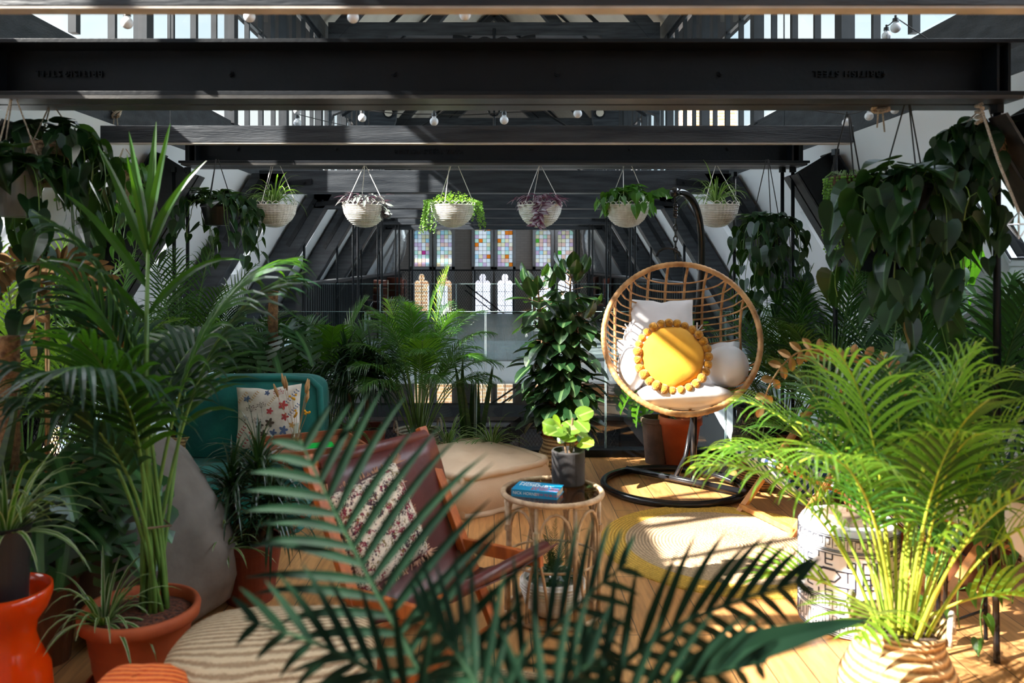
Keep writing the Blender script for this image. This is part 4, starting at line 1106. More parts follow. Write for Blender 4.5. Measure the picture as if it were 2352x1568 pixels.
# book
BLUE = noise_mat('blue_paper_cover', lin((28,150,200)), lin((22,135,185)), rough=.35, bump=0)
PAPER = noise_mat('page_edges', lin((225,205,175)), lin((195,172,140)), scale=3, stretch=(1,1,90), rough=.8, bump=.1)
TXW = noise_mat('white_print', (.9,.9,.9), (.88,.88,.88), rough=.5, bump=0); TXR = noise_mat('red_print', lin((220,70,60)), lin((210,60,50)), rough=.5, bump=0)
BK = Vector((.185, 3.375, TH-.004))
t = thing('paperback_book', 'thick blue paperback book lying on the rattan side table', 'book', BK, R(-18))
MB().box(-.098,.098,-.062,.062,0,.003).box(-.098,.098,-.062,.062,.027,.030).box(-.098,.098,-.064,-.060,0,.030).build('cover', BLUE, t)
MB().box(-.095,.095,-.060,.058,.003,.027).build('pages', PAPER, t)
text_part('NICK', 'printed_author', TXW, t, .037, (-.085,.036,.0303), (0,0,0), .0003)
text_part('HORNBY', 'printed_author', TXW, t, .037, (-.085,.008,.0303), (0,0,0), .0003)
text_part('HOW TO', 'printed_title', TXR, t, .027, (-.02,-.018,.0303), (0,0,0), .0003)
text_part('BE GOOD', 'printed_title', TXR, t, .027, (-.02,-.042,.0303), (0,0,0), .0003)
text_part('NICK HORNBY', 'spine_author', TXW, t, .017, (-.092,-.0643,.015), (R(90),0,0), .0003)
text_part('HOW TO BE GOOD', 'spine_title', TXR, t, .013, (.006,-.0643,.015), (R(90),0,0), .0003)

# ---------------- beige floor cushion
def mattress(t, w, d, h, mat, tufts, edge=.016, bulge=.02, seed=0, z0=0):
    sb = soft_box(w, d, h, 20, bulge, tufts, .05, .022); sb.xf(Matrix.Translation((0,0,z0))); sb.build('body', mat, t, smooth=True)
    rs = random.Random(seed)
    for z in (z0+h-.004, z0+.012):
        pts = []
        n = 56
        for k in range(n):
            s = 4*k/n; e = int(s); f = s-e
            x, y = [(-w/2+w*f, -d/2), (w/2, -d/2+d*f), (w/2-w*f, d/2), (-w/2, d/2-d*f)][e]
            o = 1.0+.02-.10*(abs(2*x/w)*abs(2*y/d))**6; pts.append((x*o+rs.uniform(-.003,.003), y*o+rs.uniform(-.003,.003), z+rs.uniform(-.003,.004)))
        MB().tube(pts, [edge*rs.uniform(.8,1.15) for _ in pts], 7, closed=True).build('rolled_edge', mat, t, smooth=True)
    for sx in (-1,1):
        for sy in (-1,1):
            MB().tube([(sx*w*.462, sy*d*.462, z0+.012+(h-.016)*k/6) for k in range(7)], [edge*rs.uniform(.75,1.1) for _ in range(7)], 7).build('corner_edge', mat, t, smooth=True)
    for (a, b_) in tufts: MB().sphere((a, b_, z0+h+bulge-.026), .008, 8, 6, (1,1,.5)).build('tuft_button', mat, t)
tf = [(-.17,-.17),(.17,-.17),(-.17,.17),(.17,.17),(0,0)]
t = thing('floor_cushion', 'big square beige tufted floor cushion with rolled edges', 'floor cushion', (-.145,5.12,0), R(38)); mattress(t, .70, .76, .245, BEIGE, tf, seed=1, edge=.023, bulge=.05)
# ---------------- teal futon chair and teal ottoman
t = thing('futon_chair', 'teal tufted futon seat with upright back behind the tray table', 'armchair', (-1.52,4.72,0), R(4))
mattress(t, .84, .78, .27, TEAL, tf, seed=2)
bk = soft_box(.84, .47, .20, 16, .05, [(-.2,0),(.2,0)], .06, .03); bk.xf(Matrix.Translation((.02,.36,.27)) @ Matrix.Rotation(R(90-10),4,'X') @ Matrix.Translation((0,.23,-.05))); bk.build('back_cushion', TEAL, t, smooth=True)
ed = MB(); M_ = Matrix.Translation((.02,.36,.27)) @ Matrix.Rotation(R(80),4,'X') @ Matrix.Translation((0,.23,-.05))
for z in (.01,.205): ed.tube([M_ @ Vector(p) for p in [(-.43,-.22,z),(-.435,0,z),(-.42,.18,z),(-.36,.232,z),(-.2,.245,z),(.2,.245,z),(.36,.232,z),(.42,.18,z),(.435,0,z),(.43,-.22,z)]], .02, 8)
ed.build('back_piping', TEAL, t, smooth=True)
t = thing('ottoman', 'low teal tufted ottoman on the left behind the spider plant', 'ottoman', (-2.02,3.95,0), R(3)); mattress(t, .80, .78, .36, TEAL, tf, seed=3)
# floral cushion
def print_mat(name, base, spots, scale, cut=.33):
    m, nt, b = _new(name); N, L = nt.nodes, nt.links
    v = coords(nt); cur = base; prev = None
    for i, (c, sc, th, ns) in enumerate(spots):
        vo = N.new('ShaderNodeTexVoronoi'); vo.inputs['Scale'].default_value = sc*scale
        mp = N.new('ShaderNodeMapping'); mp.inputs['Location'].default_value = (i*3.1, i*1.7, i*2.3); L.new(v, mp.inputs['Vector'])
        nz = N.new('ShaderNodeTexNoise'); nz.inputs['Scale'].default_value = sc*scale*2.5; L.new(mp.outputs[0], nz.inputs['Vector'])
        ad = N.new('ShaderNodeMixRGB'); ad.blend_type = 'LINEAR_LIGHT'; ad.inputs['Fac'].default_value = ns; L.new(mp.outputs[0], ad.inputs['Color1']); L.new(nz.outputs['Color'], ad.inputs['Color2'])
        L.new(ad.outputs['Color'], vo.inputs['Vector'])
        lt = N.new('ShaderNodeMath'); lt.operation = 'LESS_THAN'; lt.inputs[1].default_value = th; L.new(vo.outputs['Distance'], lt.inputs[0])
        mx = N.new('ShaderNodeMixRGB'); L.new(lt.outputs[0], mx.inputs['Fac']); mx.inputs['Color2'].default_value = rgba(c)
        if prev is None: mx.inputs['Color1'].default_value = rgba(base)
        else: L.new(prev, mx.inputs['Color1'])
        prev = mx.outputs['Color']
    L.new(prev, b.inputs['Base Color']); b.inputs['Roughness'].default_value = .9
    return m
CREAM = noise_mat('cream_linen', lin((222,214,200)), lin((208,198,184)), scale=30, rough=.9, bump=.2)
def flower_print(mb_, cx, cz, kind, s, yf, rs):
    """raised thread-thin printed sprigs on a cushion front; yf(x,z) gives the surface"""
    def pt(x, z): return Vector((x, yf(x, z)-.0012, z))
    def petal(x, z, a, L_, w):
        pts = []
        for q in range(8):
            b_ = 2*PI*q/8; u, v_ = L_*.5*(1+math.cos(b_)), w*math.sin(b_)
            pts.append(pt(x+u*math.cos(a)-v_*math.sin(a), z+u*math.sin(a)+v_*math.cos(a)))
        mb_.poly(pts[::-1])
    if kind == 'flower':
        for q in range(5): petal(cx, cz, q*1.257+rs.uniform(-.2,.2), s, s*.28)
    elif kind == 'sprig':
        for q in range(6):
            x, z = cx+s*(q-2.5)*.45, cz+s*(q-2.5)*.55; petal(x, z, 2.1, s*.55, s*.14); petal(x, z, -.3, s*.55, s*.14)
    elif kind == 'umbel':
        for q in range(9):
            a = PI*.15+PI*.7*q/8; r_ = s*(1.0 if q % 2 else .75); petal(cx+r_*math.cos(a), cz+r_*math.sin(a), a, s*.22, s*.1)
            mb_.poly([pt(cx-.0006, cz), pt(cx+.0006, cz), pt(cx+r_*math.cos(a)+.0006, cz+r_*math.sin(a)), pt(cx+r_*math.cos(a)-.0006, cz+r_*math.sin(a))])
        mb_.poly([pt(cx-.0008, cz), pt(cx-.0008+s*.2, cz-s*1.8), pt(cx+.0008+s*.2, cz-s*1.8), pt(cx+.0008, cz)])
FC = at(617, 1030, 4.82)
t = thing('scatter_cushion', 'cream cushion printed with small wild flowers on the teal futon seat', 'cushion', FC, rot=(R(-14), R(-3), R(2)))
fw, fh, ft = .40, .38, .12
cushion_mb(fw, fh, ft, 22, rs=random.Random(8), tuck=.15).build('cover', CREAM, t, smooth=True)
def yfl(x, z):
    u, v_ = 2*x/fw, 2*z/fh-1; e = max(0, (1-abs(u)**2.6)*(1-abs(v_)**2.6)); T = ft*.5*e**.42
    return -T*(1 - .15*math.exp(-((u)**2/.03+(v_-.9)**2/.15)))-.004
rs = random.Random(12)
for nm, col, items in (('red_flowers', lin((186,70,72)), [('flower',.10,.25,.03),('flower',.02,.22,.022),('umbel',.07,.31,.035),('flower',.11,.18,.025),('sprig',-.13,.05,.03),('sprig',-.08,.035,.025),('sprig',-.15,.11,.025)]),
                       ('blue_flowers', lin((88,104,140)), [('flower',-.12,.30,.022),('sprig',.15,.30,.025),('flower',.04,.09,.024),('flower',.10,.10,.03),('flower',0,.33,.018),('sprig',.16,.22,.022)]),
                       ('brown_stems', lin((96,80,70)), [('umbel',-.09,.22,.035),('umbel',-.03,.24,.03),('umbel',-.13,.17,.025),('flower',-.04,.14,.026),('flower',.02,.15,.03),('flower',-.02,.09,.022),('umbel',-.06,.15,.03)]),
                       ('ochre_sprigs', lin((196,146,72)), [('sprig',-.15,.31,.02),('sprig',-.08,.31,.02),('flower',.13,.06,.02),('sprig',.03,.28,.018),('flower',.15,.13,.02)])):
    mb_ = MB()
    for (kd, x, z, s) in items: flower_print(mb_, x, z, kd, s, yfl, rs)
    mb_.build(nm, noise_mat('print_'+nm, col, rough=.9, bump=0), t)
# tray table
t = thing('tray_table', 'wooden tray table with raised rim and folding legs before the teal futon', 'table', (-1.04,4.52,0), R(27))
MB().box(-.25,.25,-.22,.22,.44,.452).build('tray', TRAYW, t)
rm = MB(); rm.box(-.26,.26,-.23,-.215,.44,.485); rm.box(-.26,.26,.215,.23,.44,.485); rm.box(-.26,-.245,-.23,.23,.44,.485); rm.box(.245,.26,-.23,.23,.44,.485); rm.build('rim', TRAYW, t, bevel=.003)
for sx in (-1,1):
    for sy in (-1,1): MB().bar((sx*.22, sy*.2, 0), (-sx*.22, sy*.2, .44), .022, .022).build('leg', TRAYW, t)
t = thing('notebook', 'bright green notebook on the wooden tray table', 'notebook', (-.99,4.46,.452), R(20))
MB().box(-.09,.09,-.06,.06,0,.016).build('pages', white_metal, t); MB().box(-.088,.09,-.058,.062,.016,.020).build('cover', noise_mat('vivid_green_card', lin((10,190,70)), lin((8,175,60)), rough=.4, bump=0), t)
t = thing('glass_bottle_vase', 'small clear glass bottle of dried flowers on the tray table', 'vase', (-1.11,4.47,.452))
MB().lathe([(.028,0),(.030,.01),(.030,.075),(.014,.10),(.013,.135),(.016,.14),(.012,.14),(.0105,.10),(.026,.075),(.026,.008)], n=20).build('bottle', glass_mat('bottle_glass', (.9,.95,.93), 1.2), t, smooth=True)
dr = noise_mat('dried_grass', lin((200,160,110)), lin((150,110,66)), rough=.9, bump=.3); ylw = noise_mat('dried_yellow', lin((230,170,30)), lin((200,140,20)), rough=.9, bump=.3)
sm, hd, yh = MB(), MB(), MB(); rs = random.Random(2)
for k in range(9):
    a = rs.uniform(0,6.28); e = rs.uniform(.1,.35); L_ = rs.uniform(.2,.33); tip = Vector((math.cos(a)*e*L_, math.sin(a)*e*L_*.5, L_)); sm.tube([(0,0,.02), tip*.5+Vector((0,0,.02)), tip], .0012, 4)
    if k % 3: hd.tube([tip, tip*1.12, tip*1.26], [.004,.011,.003], 7)
    else:
        for q in range(5): yh.sphere(tip+Vector((rs.uniform(-.02,.02),0,rs.uniform(-.03,.01))), .007, 7, 5)
sm.build('dried_stems', dr, t); hd.build('grass_heads', dr, t, smooth=True); yh.build('yellow_heads', ylw, t)

# ---------------- leather sling chair
f_ = Vector((.8,-.6,0)); w_ = Vector((.6,.8,0)); N1 = Vector((-.67,2.9,0)); WD = .62
LO = Vector((-.25,2.95,.0))
t = thing('sling_chair', 'low oxblood leather sling chair with orange wooden frame behind the blurred palm', 'armchair', LO)
def P3(s, q, z): return N1 + f_*s + w_*q + Vector((0,0,z)) - LO
for q in (0, WD):
    MB().bar(P3(-.02,q,.79), P3(.40,q,0), .028, .045, up=w_).build('back_stile', TEAK, t, bevel=.003)
    MB().bar(P3(.64,q+(.035 if q == 0 else -.035),.43), P3(-.02,q+(.035 if q == 0 else -.035),0.0), .026, .045, up=w_).build('seat_stile', TEAK, t, bevel=.003)
    MB().bar(P3(.18,q,.34), P3(.60,q,.36), .024, .05).build('arm_rail', TEAK, t, bevel=.003)
for (s, z) in ((0,.757),(.62,.42),(.38,.05),(.02,.04)): MB().bar(P3(s,-.0,z), P3(s,WD,z), .028, .028).build('cross_rail', TEAK, t, bevel=.003)
sl = MB(); prof = bez((.0,0,.765),(.14,0,.5),(.14,0,.16),(.32,0,.27),12)[:-1] + bez((.32,0,.27),(.46,0,.32),(.55,0,.38),(.635,0,.43),8)
rows = [[P3(p.x+.02, .03+(WD-.0)*j/8, p.z-.02*math.sin(PI*j/8)) for j in range(9)] for p in prof]
sl.quadgrid(rows); sl.build('leather_sling', LEATHER, t, smooth=True, solid=.005)
tr_ = MB(); tr_.tube([P3(.635,.03,.43), P3(.635,WD-.03,.43)], .022, 10); tr_.build('rolled_hem', LEATHER, t, smooth=True); tr_ = MB(); tr_.tube([P3(.0,.03,.757), P3(.0,WD-.0,.757)], .026, 10); tr_.build('rolled_hem', LEATHER, t, smooth=True)
# maroon print cushion
MAR = print_mat('maroon_floral_print', lin((222,205,185)), [(lin((58,18,40)),9,.42,.05),(lin((222,205,185)),9,.27,.05),(lin((128,26,52)),8,.40,.06),(lin((222,205,185)),17,.30,.05),(lin((128,104,52)),13,.25,.04),(lin((48,18,36)),20,.30,.04)], 2.2)
CC = Vector((-.36,2.98,.33))
zc = (-f_*.38 + Vector((0,0,.92))).normalized(); xc = w_; yc = zc.cross(xc).normalized()
Mr = Matrix((xc, yc, zc)).transposed().to_4x4() @ Matrix.Rotation(R(-7),4,'Y')
t = thing('fringed_cushion', 'maroon and cream floral cushion with fringed corners on the leather sling chair', 'cushion', CC, rot=Mr.to_euler())
cushion_mb(.38,.38,.13,18,rs=random.Random(4)).build('cover', MAR, t, smooth=True)
FR = noise_mat('fringe_thread', lin((214,170,140)), lin((170,120,96)), rough=1, bump=.3)
rs = random.Random(9)
for (cx, cz) in ((-.18,.37),(.18,.37),(-.18,.01),(.18,.01)):
    fr = MB()
    for k in range(34):
        a = math.atan2(cz-.19, cx)+rs.uniform(-.8,.8); p = Vector((cx,0,cz)); q = p+Vector((math.cos(a)*.045, rs.uniform(-.02,.02), math.sin(a)*.045)); fr.bar(p, q, .0025, .0025)
    fr.build('tassel', FR, t)
fr = MB()
for k in range(200):
    s = rs.uniform(0,4); e = int(s); g = (s-e-.5)*.34
    p, n = [((g,0,.375),(0,0,1)),((.186,0,.19+g),(1,0,0)),((g,0,.004),(0,0,-1)),((-.186,0,.19+g),(-1,0,0))][e]
    p = Vector(p); fr.bar(p, p+Vector(n)*.016+Vector((rs.uniform(-.008,.008),rs.uniform(-.008,.008),rs.uniform(-.008,.008))), .003, .003)
fr.build('fringe', FR, t)

# ---------------- grey linen bean bag
BB = Vector((-1.46,3.40,0))
t = thing('bean_bag', 'big grey linen teardrop bean bag with a leather carry handle', 'bean bag', BB)
pr = [(.02,.0),(.24,.0),(.31,.05),(.345,.16),(.335,.28),(.29,.42),(.22,.56),(.14,.68),(.07,.745),(.01,.76)]
def fnb(th, r, z): return r*(1+.035*math.sin(3*th+z*6)+.018*math.sin(8*th+z*14)+.01*math.sin(19*th-z*22))
pr2 = []
for i in range(len(pr)-1):
    for q in range(4): pr2.append((pr[i][0]+(pr[i+1][0]-pr[i][0])*q/4, pr[i][1]+(pr[i+1][1]-pr[i][1])*q/4))
MB().lathe(pr2+[pr[-1]], n=56, fn=fnb).build('body', GREY_L, t, smooth=True)
MB().tube([(-.20,-.20,.50),(-.14,-.25,.515),(-.05,-.265,.51),(.02,-.265,.52)], .013, 8).build('leather_handle', noise_mat('brown_leather', lin((86,60,50)), rough=.5), t, smooth=True)
MB().tube(ring_pts((0,0,0), .018, 16), .004, 6, closed=True).xf(Matrix.Translation((-.215,-.20,.50)) @ Matrix.Rotation(R(80),4,'X')).build('metal_ring', chrome, t)

# ---------------- jute pouf and orange pouf, near left
def wavy_jute(name, c1, c2, s):
    m, nt, b = _new(name); N, L = nt.nodes, nt.links
    v = coords(nt); w = N.new('ShaderNodeTexWave'); w.wave_type = 'RINGS'; w.inputs['Scale'].default_value = s; w.inputs['Distortion'].default_value = 1.2; w.inputs['Detail Scale'].default_value = .8
    mp = N.new('ShaderNodeMapping'); mp.inputs['Location'].default_value = (-.25,.2,-.1); L.new(v, mp.inputs['Vector']); L.new(mp.outputs[0], w.inputs['Vector'])
    n = N.new('ShaderNodeTexNoise'); n.inputs['Scale'].default_value = 85; n.inputs['Detail'].default_value = 3; L.new(v, n.inputs['Vector'])
    mx = N.new('ShaderNodeMixRGB'); mx.inputs['Fac'].default_value = .5; L.new(w.outputs['Fac'], mx.inputs['Color1']); L.new(n.outputs['Fac'], mx.inputs['Color2'])
    r = N.new('ShaderNodeValToRGB'); r.color_ramp.elements[0].color = rgba(c2); r.color_ramp.elements[1].color = rgba(c1); r.color_ramp.elements[0].position = .3; r.color_ramp.elements[1].position = .62
    L.new(mx.outputs['Color'], r.inputs['Fac']); L.new(r.outputs['Color'], b.inputs['Base Color']); b.inputs['Roughness'].default_value = .95
    bp = N.new('ShaderNodeBump'); bp.inputs['Strength'].default_value = 1; bp.inputs['Distance'].default_value = .01; L.new(mx.outputs['Color'], bp.inputs['Height']); L.new(bp.outputs[0], b.inputs['Normal'])
    return m
t = thing('jute_pouf', 'chunky woven jute pouf in the left foreground beside the terracotta pot', 'pouf', (-.66,2.36,0), R(8))
blob((0,0,.205), (.31,.27,.205), 40, 24, wr=.015, seed=6, p=4.2).build('body', wavy_jute('braided_jute', lin((200,178,146)), lin((150,124,96)), 24), t, smooth=True)
MB().tube([(.317*math.cos(a)*(1/(abs(math.cos(a))**4.2+abs(math.sin(a))**4.2)**(1/4.2)), .277*math.sin(a)*(1/(abs(math.cos(a))**4.2+abs(math.sin(a))**4.2)**(1/4.2)), .05) for a in [2*PI*k/60 for k in range(60)]], .009, 6, closed=True).build('pale_piping', white_metal, t, smooth=True)
t = thing('tufted_pouf', 'orange hand-tufted pouf at the bottom edge left of the jute pouf', 'pouf', (-.93,2.06,0))
blob((0,0,.215), (.13,.13,.215), 26, 18, wr=.01, seed=7, p=4).build('body', wavy_jute('orange_tufted_wool', lin((240,130,60)), lin((200,70,20)), 26), t, smooth=True)

# ---------------- patterned ceramic stool
CSX = Vector((1.475, 3.32, 0)); CW = noise_mat('white_glaze', (.80,.81,.84), (.76,.77,.8), rough=.25, bump=0); CB = noise_mat('ink_blue_glaze', (.02,.025,.05), rough=.3, bump=0)
t = thing('drum_stool', 'white ceramic drum stool painted with dark blue geometric lines', 'stool', CSX)
SR = .196
prof = [(.002,0),(.17,0),(SR,.012),(SR,.10),(SR-.006,.108),(SR,.116),(SR,.345),(SR-.006,.352),(SR,.36),(SR*.99,.41),(SR*.93,.43),(.002,.43)]
MB().lathe(prof, n=64).build('body', CW, t, smooth=False)
ln = MB()
def cseg(a0, z0, a1, z1, w=.0035):
    n = max(1, int(abs(a1-a0)/.09)); rr = SR+.0012
    for i in range(n):
        p = (rr*math.cos(a0+(a1-a0)*i/n), rr*math.sin(a0+(a1-a0)*i/n), z0+(z1-z0)*i/n); q = (rr*math.cos(a0+(a1-a0)*(i+1)/n), rr*math.sin(a0+(a1-a0)*(i+1)/n), z0+(z1-z0)*(i+1)/n)
        ln.bar(p, q, w, .002, up=(math.cos(a0), math.sin(a0), 0))
rs = random.Random(21); NC = 44; da = 2*PI/NC
for z in (.018,.026,.105,.112,.155,.162,.335,.345,.352,.40,.408): cseg(0, z, 2*PI, z, .003)
for (z0, hh) in ((.03,.06),(.118,.03),(.36,.035)):
    for k in range(NC):
        a = k*da; cseg(a, z0, a, z0+hh, .0022); cseg(a, z0+hh, a+da*.6, z0+hh, .0022); cseg(a+da*.6, z0+hh, a+da*.6, z0+hh*.3, .0022); cseg(a+da*.6, z0+hh*.3, a+da*.3, z0+hh*.3, .0022)
GH = 8; ch = .165/GH; z0 = .168
edges = set()
half = NC//4
pat = [[(rs.random() < .5, rs.random() < .45) for _ in range(half//2+1)] for _ in range(GH//2+1)]
for rep in range(4):
    for i in range(half):
        ii = min(i, half-1-i)
        for j in range(GH):
            jj = min(j, GH-1-j); hz, vt = pat[jj][ii]
            a = (rep*half+i)*da; z = z0+j*ch
            if hz: cseg(a, z, a+da, z, .005)
            if vt: cseg(a, z, a, z+ch, .005)
    ac = (rep+.5)*half*da; zc2 = z0+GH*ch/2
    for (p, q) in (((-1.6,0),(-.8,1.2)),((-.8,1.2),(.8,1.2)),((.8,1.2),(1.6,0)),((1.6,0),(.8,-1.2)),((.8,-1.2),(-.8,-1.2)),((-.8,-1.2),(-1.6,0))):
        cseg(ac+p[0]*da, zc2+p[1]*ch, ac+q[0]*da, zc2+q[1]*ch, .006)
ln.build('painted_lines', CB, t)
# brass leaf sculpture on it
t = thing('brass_leaf_ornament', 'brass leaf spray on a round wooden base on the drum stool', 'ornament', (1.47,3.30,.43))
MB().lathe([(.002,0),(.10,0),(.102,.006),(.102,.03),(.098,.034),(.002,.034)], n=36).build('wooden_base', wood_mat('grey_wood', lin((150,130,112)), lin((110,92,78))), t)
for k, dx in enumerate((-.008,.008)):
    top_ = Vector((-.06-.1*k, .02, .66)); MB().tube(bez((dx,0,.03),(dx,0,.3),(dx*3,0,.62),top_,12), .0035, 6).build('brass_rod', GOLD, t, smooth=True)
def brass_frond(t, pts, n, L_, W_, nm='brass_leaf'):
    mb = MB(); mb.hasuv = True
    mb2 = MB().tube(pts, .004, 6); s_ = mb2.build('leaf_stem', GOLD, t, smooth=True)
    for k in range(n):
        f = (k+.5)/n*(len(pts)-1); i = int(f); p = Vector(pts[i]).lerp(Vector(pts[min(i+1,len(pts)-1)]), f-i); tg = (Vector(pts[min(i+1,len(pts)-1)])-Vector(pts[i])).normalized()
        sd = tg.cross(Vector((0,-1,0))).normalized()
        for sg in (-1,1): leaf(mb, p, tg*.55+sd*sg, Vector((0,-1,.3)), L_*(.6+.5*math.sin(PI*(k+1)/(n+1))), W_, 'oval', .15, .25)
    leaf(mb, pts[-1], Vector(pts[-1])-Vector(pts[-2]), (0,-1,.2), L_, W_, 'oval', .1, .2)
    mb.build(nm, GOLD, s_)
brass_frond(t, [tuple(p) for p in bez((-.06,.02,.66),(-.15,0,.76),(-.30,-.02,.70),(-.37,-.03,.48),10)], 8, .055, .055)
brass_frond(t, [tuple(p) for p in bez((-.06,.02,.66),(.1,.05,.72),(.25,.05,.62),(.3,.05,.45),10)], 8, .055, .055)
# brass palm floor lamp, far left
t = thing('palm_leaf_lamp', 'brass palm tree floor lamp with drooping metal leaves and globe bulbs', 'lamp', (-2.03,3.62,0))
MB().lathe([(.002,0),(.14,0),(.14,.015),(.02,.025),(.002,.025)], n=30).build('base', GOLD, t)
MB().tube([(0,0,.02),(0,0,1.46)], .011, 10).build('pole', GOLD, t, smooth=True)
for k in range(7):
    a = -PI/2 + k*2*PI/7 + .35; c_, s_ = math.cos(a), math.sin(a)
    pts = [tuple(p) for p in bez((0,0,1.45),(c_*.1,s_*.1,1.56),(c_*.26,s_*.26,1.52),(c_*.30,s_*.30,1.16),10)]
    brass_frond(t, pts, 13, .075, .05)
for (x, z) in ((-.09,1.34),(.095,1.33)):
    MB().tube([(0,0,1.43),(x*.8,-.05,z+.05)], .006, 6).build('lamp_arm', GOLD, t)
    MB().sphere((x,-.06,z), .045, 20, 14).build('globe_bulb', glass_mat('amber_bulb_%d' % int(x*1000), (.95,.9,.8), 1.6), t, smooth=True)

# ---------------- striped deck chairs
def stripe_mat():
    m, nt, b = _new('blue_white_stripe'); N, L = nt.nodes, nt.links
    tc = N.new('ShaderNodeTexCoord'); sp = N.new('ShaderNodeSeparateXYZ'); L.new(tc.outputs['UV'], sp.inputs[0])
    mu = N.new('ShaderNodeMath'); mu.operation = 'MULTIPLY'; mu.inputs[1].default_value = 6.0; L.new(sp.outputs['X'], mu.inputs[0])
    fr = N.new('ShaderNodeMath'); fr.operation = 'FRACT'; L.new(mu.outputs[0], fr.inputs[0])
    r = N.new('ShaderNodeValToRGB'); r.color_ramp.interpolation = 'CONSTANT'; e = r.color_ramp.elements
    e[0].position = 0; e[0].color = rgba((.78,.79,.8)); e[1].position = .5; e[1].color = rgba(lin((38,58,104)))
    L.new(fr.outputs[0], r.inputs['Fac']); L.new(r.outputs['Color'], b.inputs['Base Color']); b.inputs['Roughness'].default_value = .85
    tl = N.new('ShaderNodeBsdfTranslucent'); L.new(r.outputs['Color'], tl.inputs['Color']); mx = N.new('ShaderNodeMixShader'); mx.inputs['Fac'].default_value = .3
    L.new(b.outputs[0], mx.inputs[1]); L.new(tl.outputs[0], mx.inputs[2]); L.new(mx.outputs[0], N['Material Output'].inputs['Surface'])
    return m
STRIPE = stripe_mat()
def deck_chair(lab):
    # local: +x is backwards, y across (width), origin at the front foot
    t = thing('deck_chair', lab, 'deck chair', (0,0,0), group='striped deck chairs')
    W2 = .46
    for y in (0, W2):
        MB().bar((0,y,0), (.70,y,.79), .022, .045, up=(0,1,0)).build('long_stile', PINE, t, bevel=.003)
        y2 = y + (.03 if y == 0 else -.03)
        MB().bar((-.045,y2,.385), (.80,y2,.02), .022, .045, up=(0,1,0)).build('seat_stile', PINE, t, bevel=.003)
        MB().bar((.48,y-(.028 if y == 0 else -.028),.56), (.74,y-(.028 if y == 0 else -.028),.06), .02, .035, up=(0,1,0)).build('prop', PINE, t, bevel=.003)
    for (x, z, nm) in ((.03,.035,'foot_rail'), (.68,.765,'head_rail'), (-.03,.38,'front_rail'), (.78,.03,'rear_rail'), (.73,.08,'prop_rail')):
        MB().bar((x,-.01,z), (x,W2+.01,z), .04 if nm == 'foot_rail' else .026, .03).build(nm, PINE, t, bevel=.003)
    pts = bez((.68,0,.785),(.48,0,.45),(.34,0,.10),(.20,0,.16),16)[:-1] + bez((.20,0,.16),(.12,0,.20),(.02,0,.30),(-.05,0,.40),10)
    mb = MB(); mb.hasuv = True
    mb.quadgrid([[(p.x, .045+(W2-.09)*j/10, p.z-.015*math.sin(PI*j/10)) for j in range(11)] for p in pts], uvs=[[(j/10, i/len(pts)) for j in range(11)] for i in range(len(pts))])
    mb.build('canvas_sling', STRIPE, t, smooth=True)
    rl = MB(); rl.hasuv = True
    rows, uvs = [], []
    for i in range(11):
        y = .045+(W2-.09)*i/10; rows.append([(-.035+.026*math.cos(2*PI*k/12), y, .385+.022*math.sin(2*PI*k/12)) for k in range(12)]); uvs.append([(i/10, k/12) for k in range(12)])
    rl.quadgrid(rows, closed_u=True, uvs=uvs)
    rows = [[(x+.645, y, z+.395) for (x,y,z) in r] for r in rows]; rl.quadgrid(rows, closed_u=True, uvs=uvs)
    rl.build('canvas_roll', STRIPE, t, smooth=True)
    return t
d1 = deck_chair('deck chair with blue and white striped canvas standing on the jute rug edge')
# width axis world (.145,-.437): local +y -> that; local +x -> (.95,.31)
d1.location = (1.46,4.757,0); d1.rotation_euler = (0,0,math.atan2(.31,.95)); d1.scale = (1,-1,1)
d2 = copy_tree(d1); d2['label'] = 'second striped deck chair, mostly hidden behind the bright areca palm at right'
d2.location = (1.86,3.95,0); d2.rotation_euler = (0,0,R(14))
# white throw with tassel at the right edge
t = thing('tasselled_cushion', 'white cushion with a grey tassel cut off by the right edge', 'cushion', (1.93,2.72,.44), rot=(R(-8), R(10), R(-25)))
blob((0,0,.22), (.19,.06,.22), 26, 18, wr=.03, seed=11, p=2.6).build('cover', WHITE_C, t, smooth=True)
ts = MB(); rs = random.Random(3); GT = noise_mat('grey_thread', lin((120,122,132)), lin((80,82,92)), rough=1)
for k in range(110):
    a, b_ = rs.uniform(0,6.28), rs.uniform(.4,1); p = Vector((-.17,-.06,.35)); ts.tube([p, p+Vector((.02*b_*math.cos(a),.02*b_*math.sin(a),-.03)), p+Vector((.03*b_*math.cos(a),.03*b_*math.sin(a),-.15))], .0016, 4)
ts.sphere((-.17,-.06,.35), .018, 10, 8); ts.build('tassel', GT, t)
t = thing('lounge_chair', 'low wooden framed lounge chair under the white cushion at the right edge', 'armchair', (2.12,2.70,0), R(-25))
MB().box(-.25,.25,-.22,.22,.36,.42).build('seat', WHITE_C, t, bevel=.02)
for sx in (-.22,.22):
    for sy in (-.2,.2): MB().bar((sx,sy,0),(sx*.95,sy*.95,.36),.03,.03).build('leg', BROWNW, t)

